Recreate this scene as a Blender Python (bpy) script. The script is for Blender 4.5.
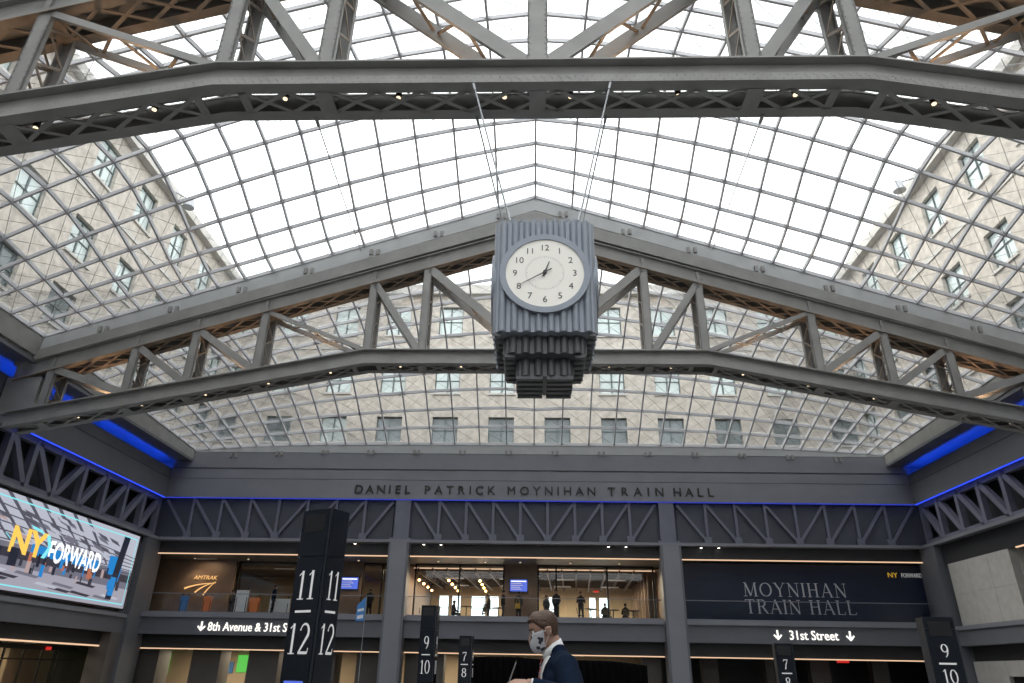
import bpy, bmesh, math, random
from mathutils import Vector, Matrix
random.seed(7)
scene = bpy.context.scene
for o in list(bpy.data.objects): bpy.data.objects.remove(o)
COL = scene.collection

# ------------------------------------------------------------------ camera
CAMP = Vector((-0.083, 0.0, 1.5)); FPX = 691.1
PI_, YA, RO = (math.radians(v) for v in (25.636, 1.95, 1.019))
_F = Vector((-math.sin(YA)*math.cos(PI_), math.cos(YA)*math.cos(PI_), math.sin(PI_)))
_R = Vector((math.cos(YA), math.sin(YA), 0)); _U = _R.cross(_F)
_cr, _sr = math.cos(RO), math.sin(RO)
_rx = _R*_cr + _U*_sr; _uy = _U*_cr - _R*_sr
cam_d = bpy.data.cameras.new('camera'); cam = bpy.data.objects.new('camera', cam_d); COL.objects.link(cam)
cam_d.sensor_width = 36; cam_d.lens = 36*FPX/1024; cam_d.clip_end = 400; cam_d.clip_start = 0.05
cam.matrix_world = Matrix(((_rx.x, _uy.x, -_F.x, CAMP.x), (_rx.y, _uy.y, -_F.y, CAMP.y), (_rx.z, _uy.z, -_F.z, CAMP.z), (0, 0, 0, 1)))
scene.camera = cam
def project(p):
    d = Vector(p)-CAMP; w = d.dot(_F)
    if w < 0.1: return None
    return (512+FPX*d.dot(_rx)/w, 341.5-FPX*d.dot(_uy)/w)

# ------------------------------------------------------------------ world, sun, exposure
W = bpy.data.worlds.new('overcast'); scene.world = W; W.use_nodes = True
bg = W.node_tree.nodes['Background']; bg.inputs[0].default_value = (0.975, 0.985, 1.0, 1); bg.inputs[1].default_value = 3.0
sun_d = bpy.data.lights.new('hazy_sun', 'SUN'); sun_d.energy = 1.6; sun_d.angle = math.radians(25); sun_d.color = (1, .93, .82)
sun = bpy.data.objects.new('hazy_sun', sun_d); COL.objects.link(sun); sun.rotation_euler = (math.radians(-12), math.radians(-40), 0)
vs = scene.view_settings; vs.view_transform = 'Standard'; vs.look = 'None'; vs.gamma = 1; vs.use_curve_mapping = False
vs.exposure = 0.0
scene.cycles.transparent_max_bounces = 24
scene.cycles.max_bounces = 8
scene.cycles.caustics_reflective = False; scene.cycles.caustics_refractive = False

# ------------------------------------------------------------------ materials
def mat(name, col, rough=.6, metal=0., var=.12, scale=3., bump=0., emit=None, estr=0., spec=None):
    m = bpy.data.materials.new(name); m.use_nodes = True; nt = m.node_tree; b = nt.nodes['Principled BSDF']
    b.inputs['Roughness'].default_value = rough; b.inputs['Metallic'].default_value = metal
    if spec is not None: b.inputs['Specular IOR Level'].default_value = spec
    tc = nt.nodes.new('ShaderNodeTexCoord'); n = nt.nodes.new('ShaderNodeTexNoise'); n.inputs['Scale'].default_value = scale; n.inputs['Detail'].default_value = 4
    nt.links.new(tc.outputs['Object'], n.inputs['Vector'])
    r = nt.nodes.new('ShaderNodeValToRGB')
    r.color_ramp.elements[0].position = .3; r.color_ramp.elements[1].position = .7
    r.color_ramp.elements[0].color = tuple(c*(1-var) for c in col)+(1,); r.color_ramp.elements[1].color = tuple(min(1, c*(1+var)) for c in col)+(1,)
    nt.links.new(n.outputs['Fac'], r.inputs['Fac']); nt.links.new(r.outputs['Color'], b.inputs['Base Color'])
    if bump:
        bp = nt.nodes.new('ShaderNodeBump'); bp.inputs['Strength'].default_value = bump; bp.inputs['Distance'].default_value = .02
        nt.links.new(n.outputs['Fac'], bp.inputs['Height']); nt.links.new(bp.outputs['Normal'], b.inputs['Normal'])
    if emit:
        b.inputs['Emission Color'].default_value = tuple(emit)+(1,); b.inputs['Emission Strength'].default_value = estr
    return m
def glow(name, col, s): return mat(name, (.02, .02, .02), .5, 0, 0, 1, 0, col, s)
def glass(name, tint=(.97, .985, .98), refl=.06):
    m = bpy.data.materials.new(name); m.use_nodes = True; nt = m.node_tree; nt.nodes.clear()
    out = nt.nodes.new('ShaderNodeOutputMaterial'); t = nt.nodes.new('ShaderNodeBsdfTransparent'); t.inputs[0].default_value = tint+(1,)
    g = nt.nodes.new('ShaderNodeBsdfGlossy'); g.inputs['Roughness'].default_value = .03
    lw = nt.nodes.new('ShaderNodeLayerWeight'); lw.inputs['Blend'].default_value = .25
    mul = nt.nodes.new('ShaderNodeMath'); mul.operation = 'MULTIPLY_ADD'; mul.inputs[1].default_value = .35 if refl < .1 else .08; mul.inputs[2].default_value = refl*.5 if refl < .1 else .018
    nt.links.new(lw.outputs['Fresnel'], mul.inputs[0])
    mx = nt.nodes.new('ShaderNodeMixShader'); nt.links.new(mul.outputs[0], mx.inputs[0]); nt.links.new(t.outputs[0], mx.inputs[1]); nt.links.new(g.outputs[0], mx.inputs[2])
    nt.links.new(mx.outputs[0], out.inputs[0]); return m
M = {}
M['steel'] = mat('grey_steel_paint', (.285, .28, .27), .5, .0, .12, 1.2)
M['steel_light'] = mat('light_grey_paint', (.46, .47, .48), .5, 0, .06, 1.5)
M['steel_raw'] = mat('weathered_steel', (.25, .20, .155), .6, 0, .25, 2.)  # brown base colour carries part of the warm uplight on inner members
M['rib'] = mat('skylight_rib_paint', (.60, .60, .63), .45, 0, .05, 2)
M['cable'] = mat('stainless_cable', (.35, .36, .38), .35, .6, .05, 5)
M['wallgrey'] = mat('grey_metal_panel', (.145, .15, .172), .5, .1, .06, .7)  # grey panels with the blue LED wash mixed into the base colour
M['wall_lip'] = mat('pale_grey_trim', (.225, .23, .262), .5, .1, .06, .7)  # pale trim, blue LED glow put into its colour
M['trusspaint'] = mat('blue_grey_truss_paint', (.165, .17, .225), .5, 0, .08, 1.)  # truss grey painted bluer to carry the LED wash
M['dark'] = mat('charcoal_panel', (.035, .036, .04), .5, 0, .1, 1.)
M['voiddark'] = mat('dark_recess_panel', (.075, .08, .105), .6, 0, .1, .6)
M['floor'] = mat('pale_marble', (.19, .19, .187), .25, 0, .08, .5)
M['stone'] = mat('pale_limestone', (.44, .43, .41), .75, 0, .08, 2.5, .2)
M['brick_grey'] = mat('facade_limestone', (.50, .455, .405), .85, 0, .20, 2.2, .3)
M['cornice'] = mat('cornice_stone', (.52, .50, .47), .8, 0, .1, 1.)
M['winframe'] = mat('green_window_frame', (.10, .13, .13), .5)
M['winpane'] = mat('facade_window_glass', (.58, .66, .65), .12, 0, .15, .35)  # pale base tone stands in for sky reflected in the panes
M['windark'] = mat('dim_window_glass', (.17, .20, .21), .12, 0, .3, .5)
M['glass'] = glass('clear_skylight_glass')
M['railglass'] = glass('clear_rail_glass', (.95, .97, .97), .11)
M['clock'] = mat('slate_blue_clock_metal', (.25, .275, .32), .45, .2, .05, 3)
M['clockdark'] = mat('dark_clock_metal', (.105, .108, .114), .5, .2, .05, 3)
M['face'] = mat('ivory_clock_dial', (.80, .78, .72), .5, 0, .02, 2, 0, (1, .96, .88), .12)
M['ink'] = mat('black_print', (.03, .03, .032), .5, 0, 0)
M['grey_ink'] = mat('grey_print', (.35, .34, .33), .5, 0, 0)
M['totem'] = mat('black_sign_panel', (.018, .022, .03), .22, .2, .1, 2)
M['totem_edge'] = mat('dark_anodised_edge', (.06, .065, .075), .35, .5, .05, 2)
M['white_print'] = mat('white_print', (.75, .75, .75), .5, 0, 0, 1, 0, (1, 1, 1), .18)
M['bill_print'] = mat('pale_print', (.5, .52, .56), .6, 0, 0)
M['letter'] = mat('bronze_letter', (.045, .043, .042), .4, .4, .05)
M['led_warm'] = glow('warm_led_strip', (1, .66, .42), .95)
M['led_blue'] = glow('blue_led_strip', (.03, .08, 1.0), 1.3)
M['led_cove'] = glow('blue_cove_led', (.010, .085, 1.0), 24.0)
M['led_fascia'] = glow('blue_fascia_led', (.05, .09, 1.0), .55)
M['led_white'] = glow('lamp_lens', (1, .80, .52), 1.7)
M['led_bright'] = glow('bright_lamp_lens', (1, .92, .8), 6.)
M['sign_white'] = glow('lit_white_sign', (1, .95, .88), 1.5)
M['gold_sign'] = glow('lit_gold_logo', (1, .55, .2), 1.0)
M['bulb'] = glow('warm_bulb', (1, .50, .18), 14.0)
M['exit_red'] = glow('red_exit_sign', (1, .04, .03), .6)
M['screen_blue'] = glow('blue_timetable_screen', (.10, .18, .8), .9)
M['wood'] = mat('brown_wall_panel', (.19, .135, .10), .5, 0, .12, 1.5)
M['beige'] = mat('beige_plaster', (.50, .40, .28), .7, 0, .06, 1)
M['baffle'] = mat('dark_wood_baffle', (.10, .075, .055), .6, 0, .2, 3)
M['soffit'] = mat('bronze_soffit_panel', (.22, .195, .17), .45, .1, .05, .8)
M['navy'] = mat('navy_billboard', (.010, .017, .042), .45, 0, .15, .5)
M['drape'] = mat('black_drape', (.0025, .0025, .003), 1., 0, .2, 4, spec=.05)
M['black'] = mat('black_metal', (.012, .012, .013), .5)
M['pier'] = mat('grey_pier_cladding', (.115, .105, .098), .6, 0, .08, 1)
M['white_pl'] = mat('white_panel', (.7, .7, .7), .5, 0, .04)
M['orange_pl'] = mat('orange_panel', (.75, .20, .04), .5, 0, .05)
M['blue_pl'] = mat('blue_panel', (.05, .22, .55), .4, 0, .05)
M['green_pl'] = glow('green_poster', (.12, .75, .10), .7)
M['yellow_pl'] = glow('yellow_poster', (1, .6, .05), .45)
M['daylit'] = glow('daylight_blind', (.9, .95, 1.0), 1.6)

# ------------------------------------------------------------------ mesh builder
class MB:
    def __init__(s): s.v = []; s.f = []; s.m = []; s.cur = 0
    def add(s, vs_, fs):
        b = len(s.v); s.v += [tuple(v) for v in vs_]; s.f += [tuple(b+i for i in f) for f in fs]; s.m += [s.cur]*len(fs); return s
    def box(s, x0, x1, y0, y1, z0, z1):
        return s.add([(x0, y0, z0), (x1, y0, z0), (x1, y1, z0), (x0, y1, z0), (x0, y0, z1), (x1, y0, z1), (x1, y1, z1), (x0, y1, z1)],
                     [(3, 2, 1, 0), (4, 5, 6, 7), (0, 1, 5, 4), (1, 2, 6, 5), (2, 3, 7, 6), (3, 0, 4, 7)])
    def beam(s, p, q, w, h, up=(0, 0, 1)):
        p = Vector(p); q = Vector(q); d = (q-p).normalized(); u = Vector(up); r = d.cross(u).normalized(); u = r.cross(d)
        vs_ = []
        for c in (p, q):
            for a, b in ((-1, -1), (1, -1), (1, 1), (-1, 1)): vs_.append(c+r*(a*w/2)+u*(b*h/2))
        return s.add(vs_, [(3, 2, 1, 0), (4, 5, 6, 7), (0, 1, 5, 4), (1, 2, 6, 5), (2, 3, 7, 6), (3, 0, 4, 7)])
    def prism(s, poly, fn, d0, d1):
        n = len(poly); vs_ = [fn(a, b, d0) for a, b in poly]+[fn(a, b, d1) for a, b in poly]
        return s.add(vs_, [tuple(range(n-1, -1, -1)), tuple(range(n, 2*n))]+[(i, (i+1) % n, n+(i+1) % n, n+i) for i in range(n)])
    def tube(s, pts, rad, n=8, flat=1., cap=True, up=(0, 0, 1)):
        pts = [Vector(p) for p in pts]; k = len(pts)
        if not hasattr(rad, '__len__'): rad = [rad]*k
        vs_ = []; prev = None
        for i, p in enumerate(pts):
            d = (pts[min(i+1, k-1)]-pts[max(i-1, 0)]).normalized()
            u = Vector(up) if abs(d.dot(Vector(up))) < .95 else Vector((1, 0, 0))
            r = d.cross(u).normalized(); u = r.cross(d)
            rr = rad[i] if hasattr(rad[i], '__len__') else (rad[i], rad[i]*flat)
            for j in range(n):
                a = 2*math.pi*j/n; vs_.append(p+r*(rr[0]*math.cos(a))+u*(rr[1]*math.sin(a)))
        fs = [(i*n+j, i*n+(j+1) % n, (i+1)*n+(j+1) % n, (i+1)*n+j) for i in range(k-1) for j in range(n)]
        if cap: fs += [tuple(range(n-1, -1, -1)), tuple((k-1)*n+j for j in range(n))]
        return s.add(vs_, fs)
    def strip(s, A, B):            # quad strip between two polylines
        n = len(A); return s.add(list(A)+list(B), [(i, i+1, n+i+1, n+i) for i in range(n-1)])
    def mesh(s, name, mats):
        me = bpy.data.meshes.new(name); me.from_pydata(s.v, [], s.f)
        for m in (mats if isinstance(mats, (list, tuple)) else [mats]): me.materials.append(M[m] if isinstance(m, str) else m)
        if any(s.m): me.polygons.foreach_set('material_index', s.m)
        me.update(); return me
    def build(s, name, mats, parent=None, smooth=False, fix=True):
        me = s.mesh(name, mats)
        if fix:
            bm = bmesh.new(); bm.from_mesh(me)
            if smooth: bmesh.ops.remove_doubles(bm, verts=bm.verts, dist=1e-5)
            bmesh.ops.recalc_face_normals(bm, faces=bm.faces); bm.to_mesh(me); bm.free()
        if smooth: me.polygons.foreach_set('use_smooth', [True]*len(me.polygons))
        return link(name, me, parent)
def link(name, me, parent=None, mw=None):
    o = bpy.data.objects.new(name, me); COL.objects.link(o)
    if parent is not None:
        o.parent = parent; o.matrix_parent_inverse = WM(parent).inverted()
    if mw is not None: o.matrix_basis = mw
    return o
_wm = {}
def WM(o): return _wm.get(o.name, Matrix.Identity(4))
def tag(o, label=None, cat=None, group=None, kind=None):
    if label: o['label'] = label
    if cat: o['category'] = cat
    if group: o['group'] = group
    if kind: o['kind'] = kind
    return o
def thing(name, loc, label, cat, group=None):
    o = bpy.data.objects.new(name, None); COL.objects.link(o); o.location = loc; o.empty_display_size = .2
    _wm[o.name] = Matrix.Translation(Vector(loc)); return tag(o, label, cat, group)
def struct(name, mb, m, parent=None):
    o = mb.build(name, m, parent)
    if parent is None: o['kind'] = 'structure'
    return o
def B(name, m, parent, *a): return MB().box(*a).build(name, m, parent)
def copy_tree(o, parent=None):
    c = o.copy(); COL.objects.link(c)
    if parent is not None:
        inv = o.matrix_parent_inverse.copy(); c.parent = parent; c.matrix_parent_inverse = inv
    for ch in list(o.children): copy_tree(ch, c)
    return c
_unit = {}
def bar(name, p, q, w, h, m, parent, up=(0, 0, 1)):     # one bar = shared unit cube, placed by its own matrix
    if m not in _unit: _unit[m] = MB().box(-.5, .5, -.5, .5, -.5, .5).mesh('bar', m)
    p = Vector(p); q = Vector(q); d = q-p; L = d.length; d.normalize(); u = Vector(up)
    r = d.cross(u).normalized(); u = r.cross(d); c = (p+q)/2
    mw = Matrix(((d.x*L, r.x*w, u.x*h, c.x), (d.y*L, r.y*w, u.y*h, c.y), (d.z*L, r.z*w, u.z*h, c.z), (0, 0, 0, 1)))
    return link(name, _unit[m], parent, mw)
def text_mb(s, size, org, ex, ey, depth=.02, align='CENTER', mb=None, sx=1., shear=0., bold=0.):
    cu = bpy.data.curves.new('t', 'FONT'); cu.body = s; cu.size = size; cu.align_x = align; cu.extrude = 0; cu.resolution_u = 3; cu.shear = shear; cu.offset = bold*size
    ob = bpy.data.objects.new('t', cu); COL.objects.link(ob)
    dg = bpy.context.evaluated_depsgraph_get(); me = bpy.data.meshes.new_from_object(ob.evaluated_get(dg))
    org = Vector(org); ex = Vector(ex); ey = Vector(ey); en = ex.cross(ey)
    mb = mb or MB(); n = len(me.vertices)
    co = [v.co.copy() for v in me.vertices]; fs = [tuple(p.vertices) for p in me.polygons]
    front = [org+ex*(c.x*sx)+ey*c.y+en*depth for c in co]; back = [org+ex*(c.x*sx)+ey*c.y for c in co]
    cnt = {}
    for f in fs:
        for i in range(len(f)):
            e = (f[i], f[(i+1) % len(f)]); cnt[e] = 1
    side = [(a, b) for (a, b) in cnt if (b, a) not in cnt]
    mb.add(front+back, fs+[tuple(n+i for i in reversed(f)) for f in fs]+[(b, a, n+a, n+b) for a, b in side])
    wmax = max((c.x for c in co), default=0)*sx; wmin = min((c.x for c in co), default=0)*sx
    bpy.data.objects.remove(ob); bpy.data.curves.remove(cu); bpy.data.meshes.remove(me)
    mb.ext = (wmin, wmax); return mb
FAR = ((1, 0, 0), (0, 0, 1)); LEFT = ((0, 1, 0), (0, 0, 1))

# serif glyphs as ribbons on a unit cap height: list of (points, widths)
def arc(cx, cy, rx, ry, a0, a1, n=14): return [(cx+rx*math.cos(math.radians(a0+(a1-a0)*i/n)), cy+ry*math.sin(math.radians(a0+(a1-a0)*i/n))) for i in range(n+1)]
TK, TN, SE = .12, .045, .035
def _st(p, q, w): return ([p, q], [w, w])
def _sf(x, y, w=.30): return ([(x-w/2, y), (x+w/2, y)], [SE, SE])
def _ring(cx, cy, rx, ry):
    pts = arc(cx, cy, rx, ry, 0, 360, 28); return (pts, [TN+(TK-TN)*abs(math.cos(2*math.pi*i/28)) for i in range(29)])
GL = {
 'I': (.30, [_st((.15, 0), (.15, 1), TK), _sf(.15, .02), _sf(.15, .98)]),
 'H': (.86, [_st((.16, 0), (.16, 1), TK), _st((.70, 0), (.70, 1), TK), _st((.16, .52), (.70, .52), TN), _sf(.16, .02), _sf(.16, .98), _sf(.70, .02), _sf(.70, .98)]),
 'N': (.90, [_st((.15, 0), (.15, 1), TN), _st((.76, 0), (.76, 1), TN), _st((.13, .98), (.76, .03), TK), _sf(.15, .02), _sf(.08, .98, .16), _sf(.76, .98)]),
 'M': (1.06, [_st((.14, 0), (.18, 1), TN), _st((.92, 0), (.88, 1), TK), _st((.18, .98), (.53, .05), TK), _st((.53, .05), (.88, .98), TN), _sf(.14, .02), _sf(.92, .02), _sf(.12, .98, .18), _sf(.94, .98, .18)]),
 'A': (.88, [_st((.10, 0), (.44, 1), TN), _st((.44, 1), (.78, 0), TK), _st((.22, .34), (.66, .34), TN), _sf(.10, .02, .24), _sf(.78, .02, .26)]),
 'Y': (.82, [_st((.08, 1), (.41, .48), TK), _st((.74, 1), (.41, .48), TN), _st((.41, 0), (.41, .5), TK), _sf(.41, .02), _sf(.08, .98, .26), _sf(.74, .98, .22)]),
 'T': (.78, [_st((.39, 0), (.39, 1), TK), _st((.04, .975), (.74, .975), .05), _st((.06, .98), (.05, .82), TN), _st((.72, .98), (.73, .82), TN), _sf(.39, .02)]),
 'L': (.68, [_st((.15, 0), (.15, 1), TK), _st((.15, .025), (.62, .025), .05), _st((.61, .02), (.63, .2), TN), _sf(.15, .98)]),
 'O': (.98, [_ring(.48, .5, .40, .47)]),
 'R': (.82, [_st((.15, 0), (.15, 1), TK), (arc(.36, .745, .24, .23, 90, -90), [TN+(TK-TN)*math.sin(math.pi*i/14) for i in range(15)]), _st((.15, .975), (.37, .975), TN), _st((.15, .515), (.37, .515), TN), _st((.40, .52), (.74, .02), TK), _sf(.15, .02), _sf(.10, .98, .2), _sf(.76, .02, .16)]),
 '1': (.44, [_st((.24, 0), (.24, 1), TK), _st((.24, .97), (.06, .84), TN), _sf(.24, .02, .34)]),
 '2': (.62, [(arc(.29, .72, .22, .26, 170, -25)+[(.10, .06)], [TK*.7]+[TN+(TK-TN)*i/14 for i in range(1, 15)]+[TN+.03, TN]), _st((.06, .045), (.54, .045), .09), _st((.54, .03), (.57, .2), TN)]),
 '0': (.66, [_ring(.32, .5, .25, .47)]),
 '9': (.64, [_ring(.31, .70, .23, .27), (arc(.20, .66, .34, .62, 8, -75), [TK]*6+[TK-(TK-TN)*i/8 for i in range(9)])]),
 '7': (.58, [_st((.06, .95), (.52, .95), .10), _st((.07, .97), (.05, .78), TN), ([(.51, .93), (.30, .5), (.20, 0)], [TN, TK*.8, TK])]),
 '8': (.62, [_ring(.30, .75, .19, .22), _ring(.30, .27, .235, .25)]),
 ' ': (.40, [])}
def serif_w(s, track=.10): return sum(GL[c][0]+track for c in s)-track
def serif_mb(s, h, org, ex, ey, mb=None, depth=.004, track=.10, sx=1.):
    mb = mb or MB(); org = Vector(org); ex = Vector(ex); ey = Vector(ey); en = ex.cross(ey)
    x0 = -serif_w(s, track)/2
    for c in s:
        w, strokes = GL[c]
        for si, (pts, ws) in enumerate(strokes):
            A = []; Bq = []; P = [Vector(p) for p in pts]
            for i, p in enumerate(P):
                d = (P[min(i+1, len(P)-1)]-P[max(i-1, 0)]).normalized(); n = Vector((-d.y, d.x))*ws[i]/2
                for L_, q in ((A, p+n), (Bq, p-n)): L_.append(org+ex*((x0+q.x)*h*sx)+ey*(q.y*h)+en*(depth+si*.0004))
            mb.strip(Bq, A)
        x0 += w+track
    return mb

# ------------------------------------------------------------------ dimensions of the hall (metres)
D = 45.0; WX = 24.3; YR = -20.0; XS = 23.05
Z_SH, Z_FB, Z_FT = 9.04, 11.63, 13.55
T1, T2, TD = 12.13, 28.6, 1.1
def gable(x): return 23.48-.345*abs(x)
def chord_b(x): return 14.8-.2*max(0, abs(x)-7.8)
def chord_t(x): return 20.85-.32*abs(x)

# ------------------------------------------------------------------ structure
struct('floor', MB().box(-30, 30, YR, 62, -.3, 0), 'floor')
struct('wall_rear', MB().box(-30.3, 30.3, YR-.4, YR, 0, 15.2), 'wallgrey')
sh = MB()
for s in (-1, 1):
    a, b = sorted((s*30.0, s*30.3)); sh.box(a, b, YR, 60.3, 0, 13.3)
    a, b = sorted((s*26.2, s*30.3)); sh.box(a, b, YR, 60.3, 13.1, 13.3)
    a, b = sorted((s*8.5, s*30.3)); sh.box(a, b, 60.3, 60.5, 0, 13.3)
sh.box(-30.3, 30.3, 45.6, 60.5, 12.2, 12.5).box(-8.5, 8.5, 60.3, 60.5, 8.1, 12.3).box(-8.5, 8.5, 60.3, 60.5, 0, 4.5)
struct('wall_outer', sh, 'dark')

# soffit above the blue cove, both sides + far fascia
for s, nm in ((-1, 'ceiling_left'), (1, 'ceiling_right')):
    a, b = sorted((s*XS, s*26.2)); struct(nm, MB().box(a, b, YR, D+.6, 14.05, 14.2), 'wallgrey')
tn = 0
for s, side in ((-1, 'left'), (1, 'right')):
    tn += 1
    f = MB()
    a, b = sorted((s*WX, s*(WX+.2))); f.box(a, b, YR, D, Z_FB, 12.86)
    a, b = sorted((s*(WX+.05), s*(WX+.25))); f.box(a, b, YR, D, 12.91, Z_FT)
    a, b = sorted((s*(WX+.1), s*(WX+.2))); f.box(a, b, YR, D, 12.86, 12.91)
    fo = struct('trim_%d' % tn, f, 'wallgrey')
    a, b = sorted((s*(WX+.2), s*26.2)); B('cove_floor', 'wallgrey', fo, a, b, YR, D+.5, 13.1, 13.2)
    a, b = sorted((s*25.95, s*26.2)); B('cove_back', 'wallgrey', fo, a, b, YR, D+.5, 13.2, 14.05)
    a, b = sorted((s*(WX+.45), s*(WX+.60))); B('cove_light_strip', 'led_cove', fo, a, b, YR, D-.2, 13.2, 13.27)
    a, b = sorted((s*(WX+.05), s*(WX+.12))); B('blue_light_strip', 'led_blue', fo, a, b, 0, D, Z_FB-.05, Z_FB)
# far fascia
tn += 1
f = MB(); f.box(-26.2, 26.2, 45.2, 45.6, 13.1, 14.2).box(-XS-.3, XS+.3, 45.14, 45.35, 13.6, 15.0).box(-WX, WX, 44.9, 45.2, Z_FB, 12.86).box(-WX, WX, 45.0, 45.2, 12.86, 12.91).box(-WX, WX, 44.95, 45.2, 12.91, 13.52).box(-WX, WX, 45.1, 45.3, 13.52, 13.64).box(-WX, WX, 45.0, 45.3, 13.64, 14.7).box(-XS, XS, 45.15, 45.35, 14.7, 14.8)
fas = struct('trim_%d' % tn, f, 'wall_lip')
B('blue_light_strip', 'led_fascia', fas, -WX, WX, 44.95, 45.02, Z_FB-.05, Z_FB)
lt = thing('lettering_sign', (0, 44.88, 12), 'spaced dark capital letters along the grey fascia over the truss band', 'lettering')
for word, x0, x1 in (('DANIEL', 355, 411), ('PATRICK', 424, 496), ('MOYNIHAN', 508, 596.5), ('TRAIN', 609, 664), ('HALL', 673.5, 713)):
    X0 = -11.75+(x0-355)*.0652; X1 = -11.75+(x1-355)*.0652
    adv = {'I': .35, 'M': 1.2, 'O': 1.15, 'N': 1.05, 'H': 1.05, 'L': .8, 'E': .85, 'T': .9}
    ws = [adv.get(ch, 1.) for ch in word]; g = (X1-X0-sum(ws)*.5)/(len(word)-1); x = X0
    for ch, w in zip(word, ws):
        text_mb(ch, .78, (x+w*.25, 44.9, 11.98), *FAR, depth=.07, bold=(0 if ch == 'M' else .006)).build('letter', 'letter', lt); x += w*.5+g

# truss band on the walls (posts, diagonals, gussets, dark panels)
def wall_truss(root, P, ex, en, x0, x1, n, mirror=True, deep=.12):
    """P(origin) + ex*u; en = direction out of the wall"""
    P = Vector(P); ex = Vector(ex); en = Vector(en); st = (x1-x0)/n
    for i in range(n+1):
        u = x0+st*i; b = P+ex*u
        if 0 < i < n: bar('wall_post', b+Vector((0, 0, Z_SH+.05)), b+Vector((0, 0, Z_FB-.03)), .17, deep, 'trusspaint', root, en)
        g = b+en*.05
        if 0 < i < n: bar('gusset', g+Vector((0, 0, Z_SH+.05)), g+Vector((0, 0, Z_SH+.42)), .46, deep+.04, 'trusspaint', root, en)
    for i in range(n):
        down = (i < n/2) if mirror else (i % 2 == 0)
        a = P+ex*(x0+st*i+.1)+Vector((0, 0, Z_FB-.15 if down else Z_SH+.2)); b = P+ex*(x0+st*(i+1)-.1)+Vector((0, 0, Z_SH+.2 if down else Z_FB-.15))
        bar('wall_diagonal', a, b, .17, deep, 'trusspaint', root, en)
wf = struct('wall_far', MB().box(-26.2, 26.2, 45.35, 45.6, 8.85, 13.6), 'voiddark')
for a, b, n in ((-WX, -9.1, 8), (-7.9, 7.9, 9), (9.1, WX, 8)):
    wall_truss(wf, (0, 45.15, 0), (1, 0, 0), (0, -1, 0), a, b, n)
    st = (b-a)/n
    for i in range(n): B('recess_panel', 'voiddark', wf, a+st*i+.04, a+st*(i+1)-.04, 45.28, 45.36, Z_SH+.1, Z_FB-.05)
for s in (-1, 1):
    B('upper_post', 'trusspaint', wf, s*8.5-.48, s*8.5+.48, 44.98, 45.4, Z_SH, Z_FB)
    B('post_base', 'trusspaint', wf, s*8.5-.7, s*8.5+.7, 44.9, 45.3, Z_SH, Z_SH+.14)
B('shelf_edge', 'wall_lip', wf, -WX, WX, 44.75, 45.4, 8.86, Z_SH)
B('header_panel', 'dark', wf, -WX, WX, 45.3, 45.6, 8.12, 8.86)
B('header_panel', 'dark', wf, -WX, WX, 45.75, 45.95, 2.52, 3.32)
B('balcony_lip', 'wall_lip', wf, -WX, WX, 44.85, 45.3, 4.28, 4.54)
B('balcony_fascia', 'wallgrey', wf, -WX, WX, 45.0, 45.3, 3.31, 4.28)
struct('floor_upper', MB().box(-26, 26, 45.3, 60, 3.35, 4.5), 'wallgrey')
struct('ceiling_balcony', MB().box(-26, 26, 45.6, 49.0, 8.1, 8.4), 'soffit')
struct('ceiling_ground', MB().box(-30, 26, 45.95, 53, 2.6, 2.75), 'soffit')
for a, b in ((-24.1, -9.15), (-7.85, 7.85), (9.15, 24.1)):
    B('warm_light_strip', 'led_warm', wf, a, b, 45.22, 45.30, 8.06, 8.12)
    B('warm_light_strip', 'led_warm', wf, a, b, 45.68, 45.75, 2.50, 2.56)
for s in (-1, 1):
    B('pillar', 'wallgrey', wf, s*8.5-.64, s*8.5+.64, 44.55, 45.6, 0, 8.86)
    B('pillar_face', 'wall_lip', wf, s*8.5-.50, s*8.5+.50, 44.5, 44.56, 0, 8.84)
    B('corner_pillar', 'wallgrey', wf, min(s*24.1, s*25.3), max(s*24.1, s*25.3), 43.6, 45.7, 0, 8.86)
# small lamps under the shelf
for k, x in enumerate((-13.3, -12.2, -11.4, -7.0, -5.9, 4.7, 5.8, 10.5, 11.6)):
    r = thing('shelf_downlight', (x, 45.05, 8.86), 'tiny round downlight, number %s from the left under the far truss shelf' % ('first second third fourth fifth sixth seventh eighth ninth'.split()[k]), 'downlight', 'downlights under the far truss shelf')
    MB().tube([(x, 45.05, 8.86), (x, 45.05, 8.79)], .09, 10).build('housing', 'black', r); MB().tube([(x, 45.05, 8.79), (x, 45.05, 8.775)], .075, 10).build('lens', 'led_bright', r)

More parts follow.
